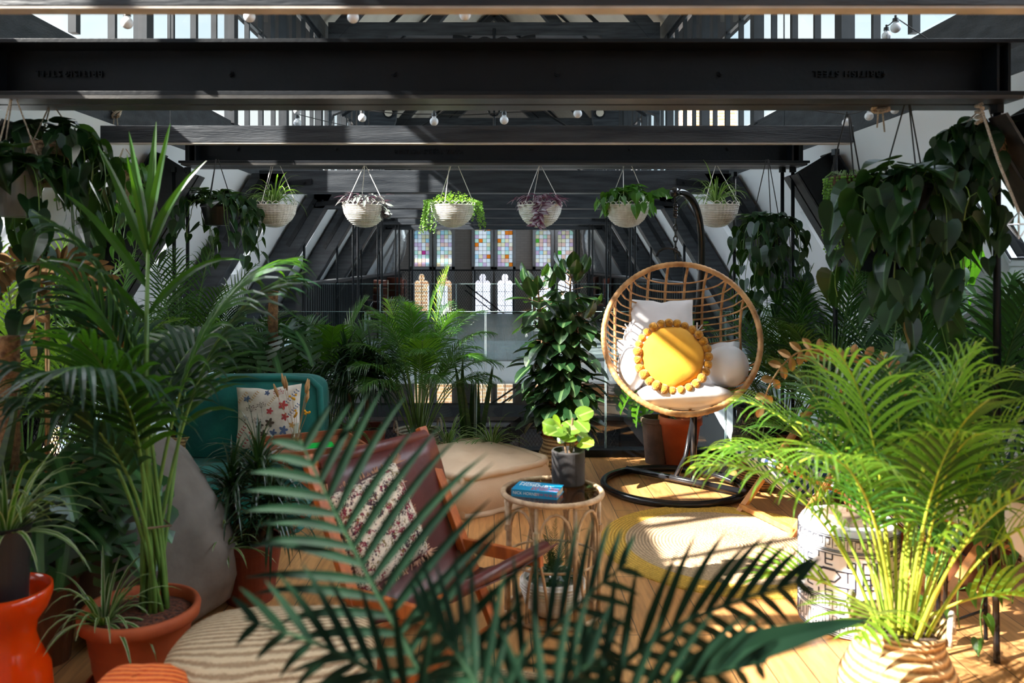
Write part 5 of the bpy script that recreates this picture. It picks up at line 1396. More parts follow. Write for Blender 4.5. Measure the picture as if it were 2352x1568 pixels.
# ---------------- office chairs on the far gallery
BRL = noise_mat('brown_leather_office', lin((120,62,44)), lin((92,46,34)), rough=.45)
def office():
    t = thing('office_chair', 'x', 'office chair', (0,0,0), group='brown leather office chairs on the far gallery')
    for k in range(4): MB().box(-.25,.25,-.02+.005*k,.05+.005*k,.52+.155*k,.66+.155*k).build('back_pad', BRL, t, bevel=.02)
    MB().box(-.26,.26,-.5,0,.43,.50).build('seat', BRL, t, bevel=.02)
    for sx in (-1,1):
        MB().tube([(sx*.27,.03,1.12),(sx*.27,.02,.5),(sx*.27,-.45,.44)], .014, 6).build('side_frame', chrome, t)
        MB().tube([(sx*.29,.02,.70),(sx*.30,-.35,.70),(sx*.29,-.40,.62),(sx*.28,-.30,.47)], .014, 6).build('armrest', chrome, t)
    MB().tube([(0,-.25,.42),(0,-.25,.08)], .03, 8).build('gas_column', chrome, t)
    for k in range(4):
        a = PI/4+k*PI/2; MB().bar((0,-.25,.10),(.3*math.cos(a),-.25+.3*math.sin(a),.05),.05,.025).build('foot_spoke', chrome, t)
    return t
o0 = office()
for i, (px, d, rz, lab) in enumerate(((872,16.2,-50,'left-hand office chair of the far group, beside the black dwarf wall'),(905,18.6,-40,'office chair half hidden behind the left-hand one'),(925,16.4,-80,'office chair turned sideways, right-hand one of the left group'),(1400,17.5,60,'rust leather office chair nearest the egg chair rim'),(1372,19.5,75,'rust leather office chair deeper in, beside the tall ficus crown'))):
    o = o0 if i == 0 else copy_tree(o0); o.location = ((px-VX)*d/F, d, 0); o.rotation_euler = (0,0,R(rz)); o['label'] = lab
# ================================================================ PLANTS
def X(px, d): return (px-VX)*d/F
def Zp(py, d): return CH+(VY-py)*d/F
def basket(t, r, h, mat, belly=1.25, handles=True, name='basket', neck=.86):
    MB().lathe([(.002,0),(r*.80,0),(r*1.0,h*.12),(r*belly,h*.42),(r*belly*.98,h*.52),(r*neck*1.02,h*.82),(r*neck,h*.9),(r*1.0,h),(r*.96,h),(r*neck*.92,h*.88),(r*neck*.9,h*.7)], n=40).build(name, mat, t, smooth=True)
    if handles:
        for sx in (-1,1):
            MB().tube([(sx*r*.95+.0, r*.35*math.cos(a), h*.93+r*.55*math.sin(a)) for a in [PI*k/10 for k in range(11)]], .008, 6).build('handle', ROPE, t, smooth=True)
def soil_part(t, r, z): soil_mb(r, z).build('soil', soil, t)

# ---- white rattan hanging baskets
def white_basket(px, i):
    d = 6.0; c = at(px, 465, d)
    t = thing('hanging_basket', 'x', 'hanging basket', (c.x, d, c.z-.19), group='white rattan hanging baskets')
    R_ = .165
    body = MB(); pr = [(.004,0),(.04,.004),(.085,.022),(.125,.058),(.152,.105),(.165,.165)]
    pr2 = []
    for k in range(len(pr)-1):
        for q in range(4): pr2.append((pr[k][0]+(pr[k+1][0]-pr[k][0])*q/4, pr[k][1]+(pr[k+1][1]-pr[k][1])*q/4))
    pr2.append(pr[-1])
    body.lathe(pr2 + [(x-.005, z+.002) for (x, z) in reversed(pr2)], n=72, fn=lambda th, r, z: r*(1+.012*(1 if int(th/(2*PI)*72) % 2 else -1)))
    body.build('bowl', WHITE_W, t)
    wv = MB()
    for k in range(13):
        z = .012+.0125*k; 
        rr = next((pr[j][0]+(pr[j+1][0]-pr[j][0])*(z-pr[j][1])/(pr[j+1][1]-pr[j][1]) for j in range(len(pr)-1) if pr[j][1] <= z <= pr[j+1][1]), .16)
        wv.tube(ring_pts((0,0,z), rr+.002, 40), .0028, 4, closed=True)
    wv.build('weave', WHITE_W, t)
    lp = MB(); n = 22
    for k in range(n):
        a0 = 2*PI*k/n; pts = [((R_+.002)*math.cos(a0+(j/8)*2*PI/n*1.35), (R_+.002)*math.sin(a0+(j/8)*2*PI/n*1.35), .165+.026*math.sin(PI*j/8)) for j in range(9)]
        lp.tube(pts, .0025, 4)
    lp.tube(ring_pts((0,0,.165), R_+.002, 40), .004, 5, closed=True); lp.build('scalloped_rim', WHITE_W, t)
    top = 2.235-(c.z-.19)
    for a in (-.35, 1.9, 3.9):
        MB().tube([(R_*math.cos(a), R_*math.sin(a), .17), (0,0,top)] if i % 2 else [(R_*math.cos(a+.5), R_*math.sin(a+.5), .17), (.035*math.cos(a),.02,top)], .0028, 5).build('cord', WHITE_W, t)
    return t
WB = [(630,'spider plant','spider','leftmost white rattan basket in the row, holding an arching spider plant'),
      (838,'purple wandering plant','silver','white rattan basket with dark silver-purple striped leaves, second from left'),
      (1040,'creeping plant','creep','white rattan basket trailing fine fresh green creepers over its right side'),
      (1240,'purple wandering plant','purple','white rattan basket with a pink-purple leafy shoot hanging down its front'),
      (1440,'pothos','pothos','white rattan basket heaped with broad glossy green pothos leaves'),
      (1645,'spider plant','spider2','rightmost white rattan basket in the row, just right of the egg chair stand')]
for i, (px, kind, k, lab) in enumerate(WB):
    t = white_basket(px, i); t['label'] = lab; rs = random.Random(30+i)
    c = t.location.copy(); pl = {'spider':'small spider plant spilling from the leftmost white basket','silver':'silver striped tradescantia in the second white basket','creep':'bright creeping plant trailing out of the third white basket','purple':'purple tradescantia hanging over the front of the fourth white basket','pothos':'broad leaved pothos in the fifth white basket, one vine reaching to the chain','spider2':'spider plant with long thin arching leaves in the rightmost white basket'}[k]
    p = thing('hanging_plant', pl, 'plant', (c.x, c.y, c.z+.185), group='plants in the white baskets')
    mb, st = MB(), MB(); mb.hasuv = True
    if k in ('spider','spider2'):
        spider(mb, (0,0,0), 64, .30 if k == 'spider' else .33, .013, droop=1.7, rs=rs, elo=25, ehi=80); mb.build('leaves', SPIDER, p)
    elif k in ('silver','purple'):
        for q in range(110):
            az = rs.uniform(0,2*PI); r = rs.uniform(.02,.17); o_ = Vector((math.cos(az), math.sin(az), 0)); pos = o_*r+Vector((0,0,rs.uniform(.0,.06)))
            leaf(mb, pos, o_+Vector((0,0,rs.uniform(-.7,.5))), Vector((0,0,1))+o_*.5, rs.uniform(.06,.095), None, 'lance', .3, .3)
        if k == 'purple':
            q = Vector((0,-.175,.01))
            for j in range(26):
                q = q + Vector((rs.uniform(-.012,.012), -.001, -.0075)); leaf(mb, q, (rs.uniform(-1,1),-.8,rs.uniform(-.8,.3)), (0,-1,.4), rs.uniform(.07,.10), None, 'lance', .3, .3)
        else:
            for j in range(16):
                leaf(mb, (.13+.03*rs.random(), -.09, -.01-.006*j), (rs.uniform(.2,1),-.5,rs.uniform(-1,.2)), (.3,-1,.4), rs.uniform(.06,.09), None, 'lance', .3, .3)
        mb.build('leaves', PURPLE if k == 'purple' else SILVERP, p)
    elif k == 'creep':
        for q in range(420):
            az = rs.uniform(0,2*PI); r = .19*math.sqrt(rs.random()); pos = Vector((r*math.cos(az), r*math.sin(az), .09*(1-(r/.2)**2)*rs.random()))
            leaf(mb, pos, (rs.uniform(-1,1),rs.uniform(-1,1),rs.uniform(0,1)), (0,0,1), .018, None, 'small', .1, .2)
        for q in range(30):
            az = rs.choice([rs.uniform(-.9,.5), rs.uniform(2.6,3.8), rs.uniform(0,6.28)]); L_ = rs.uniform(.05,.27); r = rs.uniform(.17,.22)
            b0 = Vector((r*math.cos(az), r*math.sin(az), .02)); pts = [b0*.8, b0]
            for j in range(int(L_/.012)):
                b0 = b0+Vector((rs.uniform(-.004,.004)+.0015*math.cos(az), rs.uniform(-.004,.004), -.012)); pts.append(b0.copy())
                for _ in range(2): leaf(mb, b0, (rs.uniform(-1,1),rs.uniform(-1,1),rs.uniform(-.4,.6)), (0,-1,.6), .015, None, 'small', .1, .2)
            st.tube(pts, .001, 3, caps=False)
        st.build('stems', STEM_G, p); mb.build('leaves', CREEP, p)
    else:
        heart_cascade(mb, st, rs, (0,0,.02), .13, 26, .10, L=.088, top=36, out=.05)
        q = Vector((.15,-.05,.06))
        for j in range(9):
            q = q+Vector((.018,0,-.008 if j > 4 else .006)); leaf(mb, q, (rs.uniform(-.3,1),-.4,rs.uniform(-1,0)), (0,-1,.4), .07, None, 'heart', .15, .2)
        st.build('stems', STEM_G, p); mb.build('leaves', POTHOS, p)

# ---- hanging heart-leaf plants
def hang_cords(t, top, r, n=3, mat=None, zpot=0.0, rad=.0035, hook=.0):
    for k in range(n):
        a = 2*PI*k/n+.4; MB().tube([(r*math.cos(a), r*math.sin(a), zpot), (.01*math.cos(a), .01*math.sin(a), top)], rad, 5).build('cord', mat or ROPE_D, t)
def heart_hanger(px, py, d, lab, plab, seed, rx, nv, ln, L, top=24, mat=None, potr=.10, poth=.15, pmat=None, potdz=0, cmat=None, ztop=2.235, out=.06, tilt=0, tpl='heart', bias=None, step=.055):
    """px,py is the pot rim centre"""
    c = at(px, py, d); t = thing('hanging_planter', plab, 'hanging planter', c, group='hanging planters', rot=(0,tilt,0))
    pot = pot_mb(potr*.72, potr, poth, .006, .02); pot.xf(Matrix.Translation((0,0,-poth))); pot.build('pot', pmat or BLACK_P, t, smooth=False)
    hang_cords(t, ztop-c.z, potr, 3, cmat)
    p = thing('trailing_plant', lab, 'plant', c, group='trailing heart-leaf plants'); rs = random.Random(seed)
    mb, st = MB(), MB(); mb.hasuv = True
    heart_cascade(mb, st, rs, (0,0,-.01), rx, nv, ln, L, top, out=out, tpl=tpl, bias=bias, step=step)
    st.build('vines', STEM_G, p); mb.build('leaves', mat or HEART, p)
JP = noise_mat('jute_pot', lin((190,170,145)), lin((120,100,80)), scale=60, rough=.95, bump=1, bscale=110)
WOV = noise_mat('brown_woven_pot', lin((112,84,62)), lin((60,42,30)), scale=30, rough=.95, bump=1, bscale=60)
GREYP = noise_mat('grey_pot', lin((150,155,155)), lin((135,140,140)), rough=.5, bump=0)
heart_hanger(498, 470, 5.75, 'dark heart-leaf plant hanging left of the white baskets', 'dark pot on criss-cross cords left of the leftmost white basket', 41, .20, 24, .52, .11, top=34, potr=.11, step=.07)
heart_hanger(1763, 520, 5.75, 'dark heart-leaf plant hanging right of the rightmost white basket', 'black pot on thin black wires right of the rightmost white basket', 42, .19, 24, .66, .11, top=34, potr=.12, step=.07)
heart_hanger(2085, 425, 3.66, 'big dark heart-leaf plant cascading at upper right, largest of the hanging plants', 'black plastic pot inside the big cascade at upper right', 43, .17, 17, .90, .155, top=15, potr=.11, poth=.16, out=.10, step=.085)
rs_b = random.Random(77)
heart_hanger(2255, 320, 3.75, 'heart-leaf plant trailing from the pale jute planter at upper right', 'pale jute fabric planter hanging askew at upper right', 44, .14, 20, .75, .12, top=16, mat=HEART, potr=.135, poth=.20, pmat=JP, tilt=R(9), cmat=ROPE, bias=lambda k: rs_b.uniform(2.4,4.6))
heart_hanger(30, 395, 3.55, 'large heart-leaf plant cascading at the upper left corner', 'smooth grey pot hanging at the upper left edge', 45, .18, 20, .85, .14, top=22, step=.085, potr=.12, poth=.20, pmat=GREYP, mat=HEART, cmat=ROPE)
heart_hanger(118, 330, 3.75, 'heart-leaf vine over the pale jute planter at upper left', 'pale jute fabric planter at upper left behind the vine leaves', 46, .15, 16, .55, .12, top=26, potr=.12, poth=.2, pmat=JP, cmat=ROPE)
heart_hanger(285, 395, 5.2, 'sparse bright heart-leaf vine below the rope-knotted planter', 'pale jute planter on a knotted rope left of the kentia palm tips', 47, .10, 9, .75, .09, top=8, mat=POTHOS, potr=.11, poth=.2, pmat=JP, cmat=ROPE)
heart_hanger(2180, 560, 4.5, 'round leaved vine mass between the two right hanging planters', 'dark pot hidden among leaves below the right beam', 48, .12, 16, .5, .11, top=14, mat=POTHOS, potr=.09)
# knots of rope
for (px, py, d, lab) in ((265, 262, 5.42, 'knotted pale rope on the left wall timber'), (2022, 244, 3.72, 'coil of pale rope tied under the near steel beam at right')):
    t = thing('rope_knot', lab, 'rope', at(px, py, d)); m = MB(); rs = random.Random(int(px))
    for k in range(5): 
        ph = rs.uniform(0,6); m.tube([(.035*math.cos(a+ph), .02*math.sin(2*a+ph), .03*math.sin(a)+.004*k) for a in [2*PI*j/18 for j in range(18)]], .006, 6, closed=True)
    m.build('knot', ROPE, t, smooth=True)
    m = MB(); m.tube([(.01,0,-.02),(.02,0,-.12)], .004, 5); m.tube([(-.01,0,-.02),(-.015,0,-.1)], .004, 5); m.build('rope_end', ROPE, t)
# woven brown basket with fine leaves, and string of pearls
def fine_hanger(px, py, d, lab, plab, seed, r, ln, pearls, n):
    c = at(px, py, d); t = thing('hanging_planter', plab, 'hanging planter', c, group='hanging planters')
    pot = pot_mb(r*.75, r, .2, .004, .02); pot.xf(Matrix.Translation((0,0,-.2))); pot.build('pot', WOV, t); hang_cords(t, 2.235-c.z, r, 3, ROPE_D, rad=.004)
    p = thing('trailing_plant', lab, 'plant', c); rs = random.Random(seed); mb, st = MB(), MB(); mb.hasuv = not pearls
    for k in range(n):
        az = rs.uniform(0,2*PI); q = Vector((r*.9*math.cos(az), r*.9*math.sin(az), .0)); o_ = Vector((math.cos(az), math.sin(az), 0))
        pts = [q*.5+Vector((0,0,.01)), q+Vector((0,0,.025)), q+o_*.03]; q = q+o_*.035; L_ = ln*rs.uniform(.3,1)
        for j in range(int(L_/.014)):
            q = q+Vector((rs.uniform(-.003,.003), rs.uniform(-.003,.003), -.014)); pts.append(q.copy())
            if pearls: mb.sphere(q+Vector((rs.uniform(-.006,.006),rs.uniform(-.006,.006),0)), .0062, 6, 4)
            else:
                for _ in range(2): leaf(mb, q, (rs.uniform(-1,1),rs.uniform(-1,1),rs.uniform(-.3,.7)), (0,-1,.5), .022, None, 'small', .1, .1)
        st.tube(pts, .0012, 3, caps=False)
    if not pearls:
        for k in range(420):
            az = rs.uniform(0,2*PI); rr = r*1.2*math.sqrt(rs.random()); leaf(mb, (rr*math.cos(az), rr*math.sin(az), rs.uniform(0,.08)), (rs.uniform(-1,1),rs.uniform(-1,1),rs.uniform(0,1)), (0,0,1), .028, None, 'small', .1, .1)
    st.build('stems', STEM_G, p); mb.build('pearls' if pearls else 'leaves', CREEP if pearls else GREEN, p)
fine_hanger(190, 385, 4.4, 'fine leaved creeping plant spilling from the brown woven basket', 'brown woven basket hanging at left on black cords', 51, .115, .28, False, 40)
fine_hanger(1948, 405, 4.0, 'string-of-pearls plant hanging in long beaded strands', 'brown woven basket of the string-of-pearls at right', 52, .085, .42, True, 60)
# rope and glass terrarium at right edge
t = thing('glass_terrarium', 'small geometric glass terrarium hanging on a pale rope at the right edge', 'terrarium', at(2340, 515, 3.3))
mb = MB(); top_ = (0,0,.05); rr_ = [(.045*math.cos(a), .045*math.sin(a), .0) for a in [PI*k/3 for k in range(6)]]
for k in range(6): mb.poly([top_, rr_[k], rr_[(k+1)%6]]); mb.poly([(0,0,-.06), rr_[(k+1)%6], rr_[k]])
mb.build('glass_facets', clear_glass, t); ed = MB()
for k in range(6): ed.bar(rr_[k], rr_[(k+1)%6], .004,.004); ed.bar(rr_[k], top_, .004,.004); ed.bar(rr_[k], (0,0,-.06), .004,.004)
ed.build('metal_edges', chrome, t)
tp = at(2250, 238, 3.6)-at(2340,515,3.3); MB().tube([top_, Vector(tp)*.5+Vector((0,0,-.0)), tp], .006, 6).build('rope', ROPE, t)
kn = MB(); kn.tube([Vector(tp)+Vector((.014*math.cos(a*3), .014*math.sin(a*3), -.012*a)) for a in [.3*k for k in range(26)]], .008, 6); kn.build('knot', ROPE, t)

# ---- string lights
BULB = noise_mat('frosted_bulb', (.82,.84,.88), (.8,.82,.86), rough=.25, bump=0)
def string(lab, bulbs, path, group=None, sag=0):
    t = thing('string_lights', lab, 'string lights', (0,0,0), group=group)
    path = [Vector(((-2.6 if path[0].x < .8 else 2.6), path[0].y, 2.72))]+list(path)+[Vector(((2.6 if path[-1].x > -.8 else -2.6), path[-1].y, 2.72))]
    MB().tube(path, .0035, 5).build('cable', BLACK_P, t)
    for (px, py, d, dia) in bulbs:
        c = at(px, py, d); r = dia*d/F/2
        b_ = MB(); b_.sphere(c, r, 18, 12); b_.tube([c+Vector((0,0,r*.8)), c+Vector((0,0,r*1.3))], r*.5, 10); bo = b_.build('bulb', BULB, t, smooth=True)
        s_ = MB(); s_.tube([c+Vector((0,0,r*1.15)), c+Vector((0,0,r*1.9))], [r*.62,r*.55], 12); s_.tube([c+Vector((0,0,r*1.8)), c+Vector((0,0,r*2.5))], r*.25, 8); s_.build('socket', BLACK_P, bo)
def spath(pts, dips=.01):
    out = []
    for a, b in zip(pts, pts[1:]):
        for k in range(8): q = a.lerp(b, k/8); q.z -= dips*math.sin(PI*k/8); out.append(q)
    out.append(pts[-1]); return out
string('string lights with four white globe bulbs slung between the centre beams', [(832,271,5.1,19),(997,279,5.1,20),(1158,276,5.1,20),(1327,261,5.1,20)], spath([at(560,226,5.2), at(832,252,5.1), at(997,262,5.1), at(1158,258,5.1), at(1327,243,5.1), at(1500,232,5.2)]))
string('string lights with bulbs just below the topmost blurred beam', [(292,53,3.4,27),(573,38,3.4,27),(811,40,3.4,27),(1068,34,3.4,27)], spath([at(150,10,3.4), at(292,22,3.4), at(573,8,3.4), at(811,10,3.4), at(1068,4,3.4), at(1300,-10,3.4)]))
string('string lights at upper right along the wall timber', [(2057,64,4.6,23),(2036,82,4.8,20),(1996,267,4.9,20),(2055,252,4.6,20),(1944,282,5.1,20),(1698,243,5.4,20)], spath([at(1600,215,5.6), at(1698,225,5.4), at(1944,262,5.1), at(1996,248,4.9), at(2055,232,4.6), at(2036,60,4.8), at(2057,40,4.6)]))
string('string lights at upper left below the lantern windows', [(683,254,6.2,18),(683,282,6.4,18),(531,246,5.8,18),(1132,334,8.0,17)], spath([at(420,220,5.6), at(531,229,5.8), at(683,236,6.2), at(683,262,6.4), at(860,300,7.2), at(1132,316,8.0), at(1400,290,8.0)]))

# ---- floor standing plants --------------------------------------------------
# kentia palm in the big terracotta pot
KP = Vector((-1.244, 2.80, 0))
t = thing('terracotta_pot', 'large terracotta pot on a saucer in the left foreground', 'pot', KP)
MB().lathe([(.002,0),(.155,0),(.175,.045),(.168,.045),(.15,.012),(.002,.012)], n=48).build('saucer', TERRA, t, smooth=False)
MB().lathe([(.002,.013),(.135,.013),(.150,.10),(.153,.104),(.158,.15),(.161,.154),(.175,.245),(.198,.25),(.202,.28),(.196,.292),(.182,.292),(.178,.25)], n=56).build('pot', TERRA, t, smooth=True)
soil_mb(.178,.262).build('clay_pebbles', noise_mat('clay_pebbles', lin((120,66,44)), lin((40,22,16)), scale=70, rough=.9, bump=1.0, bscale=70), t)
p = thing('kentia_palm', 'tall kentia palm with long green stems growing from the terracotta pot', 'palm', KP+Vector((.04,.02,.265)))
rs = random.Random(61)
KF = [(2.9,84,1.38,1.9),(.3,82,1.40,1.9),(1.6,86,1.32,1.5),(4.4,80,1.16,1.5),(5.6,80,1.30,1.8),(3.5,78,1.28,1.8),(.9,80,1.22,1.6),(2.2,79,1.32,1.8),(3.1,86,1.52,2.0),(6.1,84,1.48,2.0),(5.0,78,1.08,1.4)]
for k, (az, el, L_, dr_) in enumerate(KF):
    l1, s1 = MB(), MB(); l1.hasuv = True
    frond(l1, s1, (.045*math.cos(k*2.4),.04*math.sin(k*2.4),0), az, R(el), L_, dr_*1.25, 17, .38, .028, .50, .009, 1.0, ang=50, seg=6, vee=rs.uniform(-.1,.35), rs=rs, twist=rs.uniform(-.6,.6))
    s_ = s1.build('frond_stem', STEM_G, p, smooth=True); l1.build('leaflets', PALM_D if k % 3 else PALM, s_)
l1 = MB(); l1.hasuv = True      # upright new frond with broad unfolding leaflets
for (dx, dy, z, h_, w_, dr_) in ((-.42,.1,1.24,.46,.036,.25),(-.62,-.1,1.14,.44,.036,.4),(-.16,0,1.30,.40,.034,.15),(.02,.1,1.32,.42,.036,.12),(.22,-.1,1.33,.40,.030,.2),(.55,.1,1.32,.34,.026,.35),(.5,-.2,1.26,.36,.030,.4),(-.9,.1,1.02,.5,.038,.8),(.8,0,1.05,.42,.03,.9),(-.05,-.3,1.26,.36,.03,.3)):
    blade(l1, (-.02,.0,z), (dx,dy,1), (0,-1,.1), h_, w_, dr_, 9, .22, base_w=.3)
s1 = MB().tube([(0,0,0),(-.03,0,.7),(-.02,0,1.34)], [.013,.011,.006], 7); s_ = s1.build('frond_stem', STEM_G, p, smooth=True); l1.build('new_leaves', PALM, s_)
MB().tube([(.06,0,.30),(-.0,-.06,.31),(-.06,0,.30),(0,.06,.31)], .004, 5, closed=True).build('twine', STEM_B, p)
def spider_thing(loc, n, L_, lab, seed, mat=None, W=.014, elo=15, ehi=80, droop=1.4):
    p = thing('spider_plant', lab, 'plant', loc, group='spider plants on the floor'); mb = MB(); mb.hasuv = True
    spider(mb, (0,0,0), n, L_, W, droop=droop, rs=random.Random(seed), elo=elo, ehi=ehi); mb.build('leaves', mat or SPIDER_E, p)
    return p
spider_thing(KP+Vector((-.085,-.09,.27)), 44, .26, 'spider plant at the foot of the kentia palm in the big terracotta pot', 1)
# orange glass vase + black pot + spider plant
OV = Vector((-1.53, 2.5, 0)); OG, nt, b = _new('orange_glass')
b.inputs['Base Color'].default_value = rgba(lin((255,72,8))); b.inputs['Roughness'].default_value = .12; b.inputs['Transmission Weight'].default_value = .35; b.inputs['Subsurface Weight'].default_value = .3; b.inputs['Subsurface Radius'].default_value = (1,.3,.1); b.inputs['Subsurface Scale'].default_value = .05
t = thing('orange_vase_stool', 'glossy orange waisted glass vase at the lower left corner', 'vase', OV)
MB().lathe([(.002,0),(.10,0),(.125,.03),(.135,.10),(.125,.22),(.092,.29),(.082,.33),(.09,.37),(.118,.41),(.13,.45),(.128,.475),(.12,.475),(.118,.45),(.105,.41),(.078,.37),(.072,.33),(.08,.29),(.002,.28)], n=56).build('body', OG, t, smooth=True)
t = thing('tall_black_pot', 'tall black pot standing inside the orange vase', 'pot', OV+Vector((0,0,.285)))
MB().lathe([(.002,0),(.055,0),(.070,.38),(.074,.39),(.066,.39),(.062,.36),(.002,.35)], n=32).build('pot', BLACK_P, t, smooth=False)
spider_thing(OV+Vector((0,0,.64)), 60, .36, 'spider plant in the tall black pot at the far left', 2, SPIDER_E, .018)
def snake(loc, n, H, lab, seed, spread=.14, W=.055, potm=TERRA_D, potr=.11, poth=.16, potlab=None):
    if potlab:
        t = thing('plant_pot', potlab, 'pot', loc, group='plant pots'); pot_mb(potr*.78, potr, poth, .006, .03).build('pot', potm, t); soil_part(t, potr*.88, poth-.03)
        loc = Vector(loc)+Vector((0,0,poth-.03))
    p = thing('snake_plant', lab, 'plant', loc); mb = MB(); mb.hasuv = True; rs = random.Random(seed)
    for k in range(n):
        az = rs.uniform(0,6.28); s = rs.uniform(0,spread); d = Vector((math.cos(az)*s*1.6, math.sin(az)*s*1.6, 1))
        blade(mb, (.05*math.cos(az),.05*math.sin(az),0), d, (math.cos(az+1.2),math.sin(az+1.2),.1), H*rs.uniform(.55,1.05), W, .05, 7, .3, taper=.98, base_w=.75)
    mb.build('leaves', SNAKE, p)
snake((-1.86,2.75,0), 7, .80, 'snake plant with long upright leaves at the far left beside the moss pole', 3, .2, .07, TERRA_D, .12, .3, 'dark pot of the snake plant at the far left')
snake((X(1083,5.66),5.66,0), 11, .62, 'snake plant with banded upright leaves behind the beige floor cushion', 4, .16, .055, TERRA_D, .11, .24, 'pot of the snake plant behind the beige floor cushion')
spider_thing((X(1030,5.45),5.45,.24), 40, .30, 'spider plant left of the snake plant behind the beige cushion', 5)
spider_thing((X(1130,5.45),5.45,.24), 44, .30, 'spider plant right of the snake plant behind the beige cushion', 6)
for (px, lab) in ((1030,'small pot of the spider plant left of the snake plant'),(1130,'small pot of the spider plant right of the snake plant')):
    t = thing('plant_pot', lab, 'pot', (X(px,5.45),5.45,0), group='plant pots'); pot_mb(.07,.09,.25,.005,.03).build('pot', TERRA_D, t); soil_part(t,.08,.235)

# monstera on moss poles
def monstera(loc, nl, H, lab, seed, L_=.24, R0=.3, z0=.15, face=None, mat=None):
    p = thing('monstera', lab, 'plant', loc); rs = random.Random(seed); mb, st = MB(), MB(); mb.hasuv = True
    for k in range(nl):
        az = face(rs) if face else rs.uniform(0,2*PI); z = z0+(H-z0)*(k/max(1,nl-1))**.9; r = R0*rs.uniform(.55,1.1)*(1-.35*z/H)
        o_ = Vector((math.cos(az), math.sin(az), 0)); tip = Vector((0,0,z*.8))+o_*r+Vector((0,0,.12*rs.uniform(.3,1.2)))
        st.tube(bez((0,0,z*.6), Vector((0,0,z*.7))+o_*r*.3, tip-o_*.06+Vector((0,0,.02)), tip, 6), .0055, 5)
        Lk = L_*rs.uniform(.7,1.15)
        leaf(mb, tip, o_*rs.uniform(.4,.9)+Vector((rs.uniform(-.4,.4),rs.uniform(-.4,.4),-rs.uniform(.2,.8))), o_*.8+Vector((0,0,.9)), Lk, Lk*.98, 'monstera', rs.uniform(.1,.35), rs.uniform(.1,.3))
    st.build('stems', STEM_G, p, smooth=True); mb.build('leaves', mat or MONST, p); return p
def moss_pole(loc, H, r, lab):
    t = thing('moss_pole', lab, 'moss pole', loc, group='coir moss poles'); rs = random.Random(int(H*100))
    MB().lathe([(.002,0)]+[(r*(1+.06*math.sin(k*2.2)), H*k/30) for k in range(31)]+[(.002,H+.004)], n=20, fn=lambda th,rr,z: rr*(1+.05*math.sin(5*th+z*40))).build('coir_wrap', COIR, t, smooth=True)
    fb = MB()
    for k in range(420):
        a = rs.uniform(0,6.28); z = rs.uniform(0,H); p = Vector((r*math.cos(a), r*math.sin(a), z)); fb.bar(p*1.0, p+Vector((math.cos(a+1.2)*.02, math.sin(a+1.2)*.02, rs.uniform(-.01,.012))), .0012,.0012)
    fb.build('loose_fibres', COIR, t)
def potted(loc, r, h, lab, mat=TERRA_D, nm='plant_pot'):
    t = thing(nm, lab, 'pot', loc, group='plant pots'); pot_mb(r*.75, r, h, .008, .04).build('pot', mat, t); soil_part(t, r*.88, h-.035); return t
M1 = Vector((X(627,5.6),5.6,0)); potted(M1, .15, .26, 'pot of the monstera behind the teal futon seat')
moss_pole(M1+Vector((0,0,.23)), 1.06, .034, 'brown coir moss pole above the monstera behind the teal futon seat')
monstera(M1+Vector((0,0,.24)), 26, .98, 'glossy monstera climbing a moss pole behind the teal futon seat', 11, .27, .36, .2)
M2 = Vector((X(20,2.98),2.98,0)); potted(M2, .15, .28, 'dark pot of the monstera at the far left edge')
moss_pole(M2+Vector((0,0,.25)), .97, .037, 'thick brown coir moss pole at the left edge')
monstera(M2+Vector((.06,.08,.25)), 16, .62, 'dark monstera with big split leaves at the left edge below the moss pole', 12, .32, .34, .18, face=lambda r: r.uniform(-1.6,1.4))
# dark wooden planter with monstera + stool legs
DP = Vector((X(112,3.0),3.0,0)); t = thing('wooden_planter', 'tapered dark brown wooden planter left of the terracotta pot', 'planter', DP)
MB().lathe([(.002,0),(.075,0),(.11,.36),(.115,.37),(.10,.37),(.095,.34),(.002,.33)], n=14).build('body', BROWNW, t); soil_part(t,.09,.345)
monstera(DP+Vector((0,0,.34)), 10, .42, 'young monstera with drooping dark leaves in the brown wooden planter', 13, .24, .24, .12, mat=DEEP)
t = thing('plant_stand', 'small wooden plant stand with splayed legs near the teal ottoman', 'plant stand', (X(165,3.35),3.35,0))
for a in (.4,2.5,4.6): MB().bar((.12*math.cos(a),.12*math.sin(a),0),(.07*math.cos(a),.07*math.sin(a),.36),.03,.022).build('leg', BROWNW, t)
MB().lathe([(.002,.36),(.10,.36),(.10,.38),(.002,.38)], n=24).build('top', BROWNW, t)

# dracaena fountain by the sling chair and dragon trees by the balustrade
def dracaena(loc, trunks, lab, seed, L_=.28, n=90, W=.014, mat=None, droop=1.5):
    p = thing('dracaena', lab, 'plant', loc); rs = random.Random(seed); mb = MB(); mb.hasuv = True
    for (x, y, h, r) in trunks:
        MB().tube([(x*.3,y*.3,0),(x*.7,y*.7,h*.5),(x,y,h)], [r,r*.9,r*.8], 9).build('trunk', STEM_B, p, smooth=True)
        for k in range(n):
            az = rs.uniform(0,6.28); el = R(rs.uniform(-25,85)); d = (math.cos(az)*math.cos(el), math.sin(az)*math.cos(el), math.sin(el))
            blade(mb, (x,y,h-.02+rs.uniform(-.07,.07)), d, (0,0,1), L_*rs.uniform(.65,1.15), W, droop*rs.uniform(.6,1.3), 7, .2)
    mb.build('leaves', mat or PALM_D, p)
DR = Vector((X(575,3.55),3.55,0)); potted(DR, .135, .27, 'brown pot of the dracaena beside the bean bag', TERRA_D)
dracaena(DR+Vector((0,0,.25)), [(-.09,.02,.20,.02),(.10,.0,.14,.018),(.02,.05,.30,.016)], 'dark glossy dracaena with thin drooping leaves between bean bag and sling chair', 21, .30, 100, .016, DEEP)
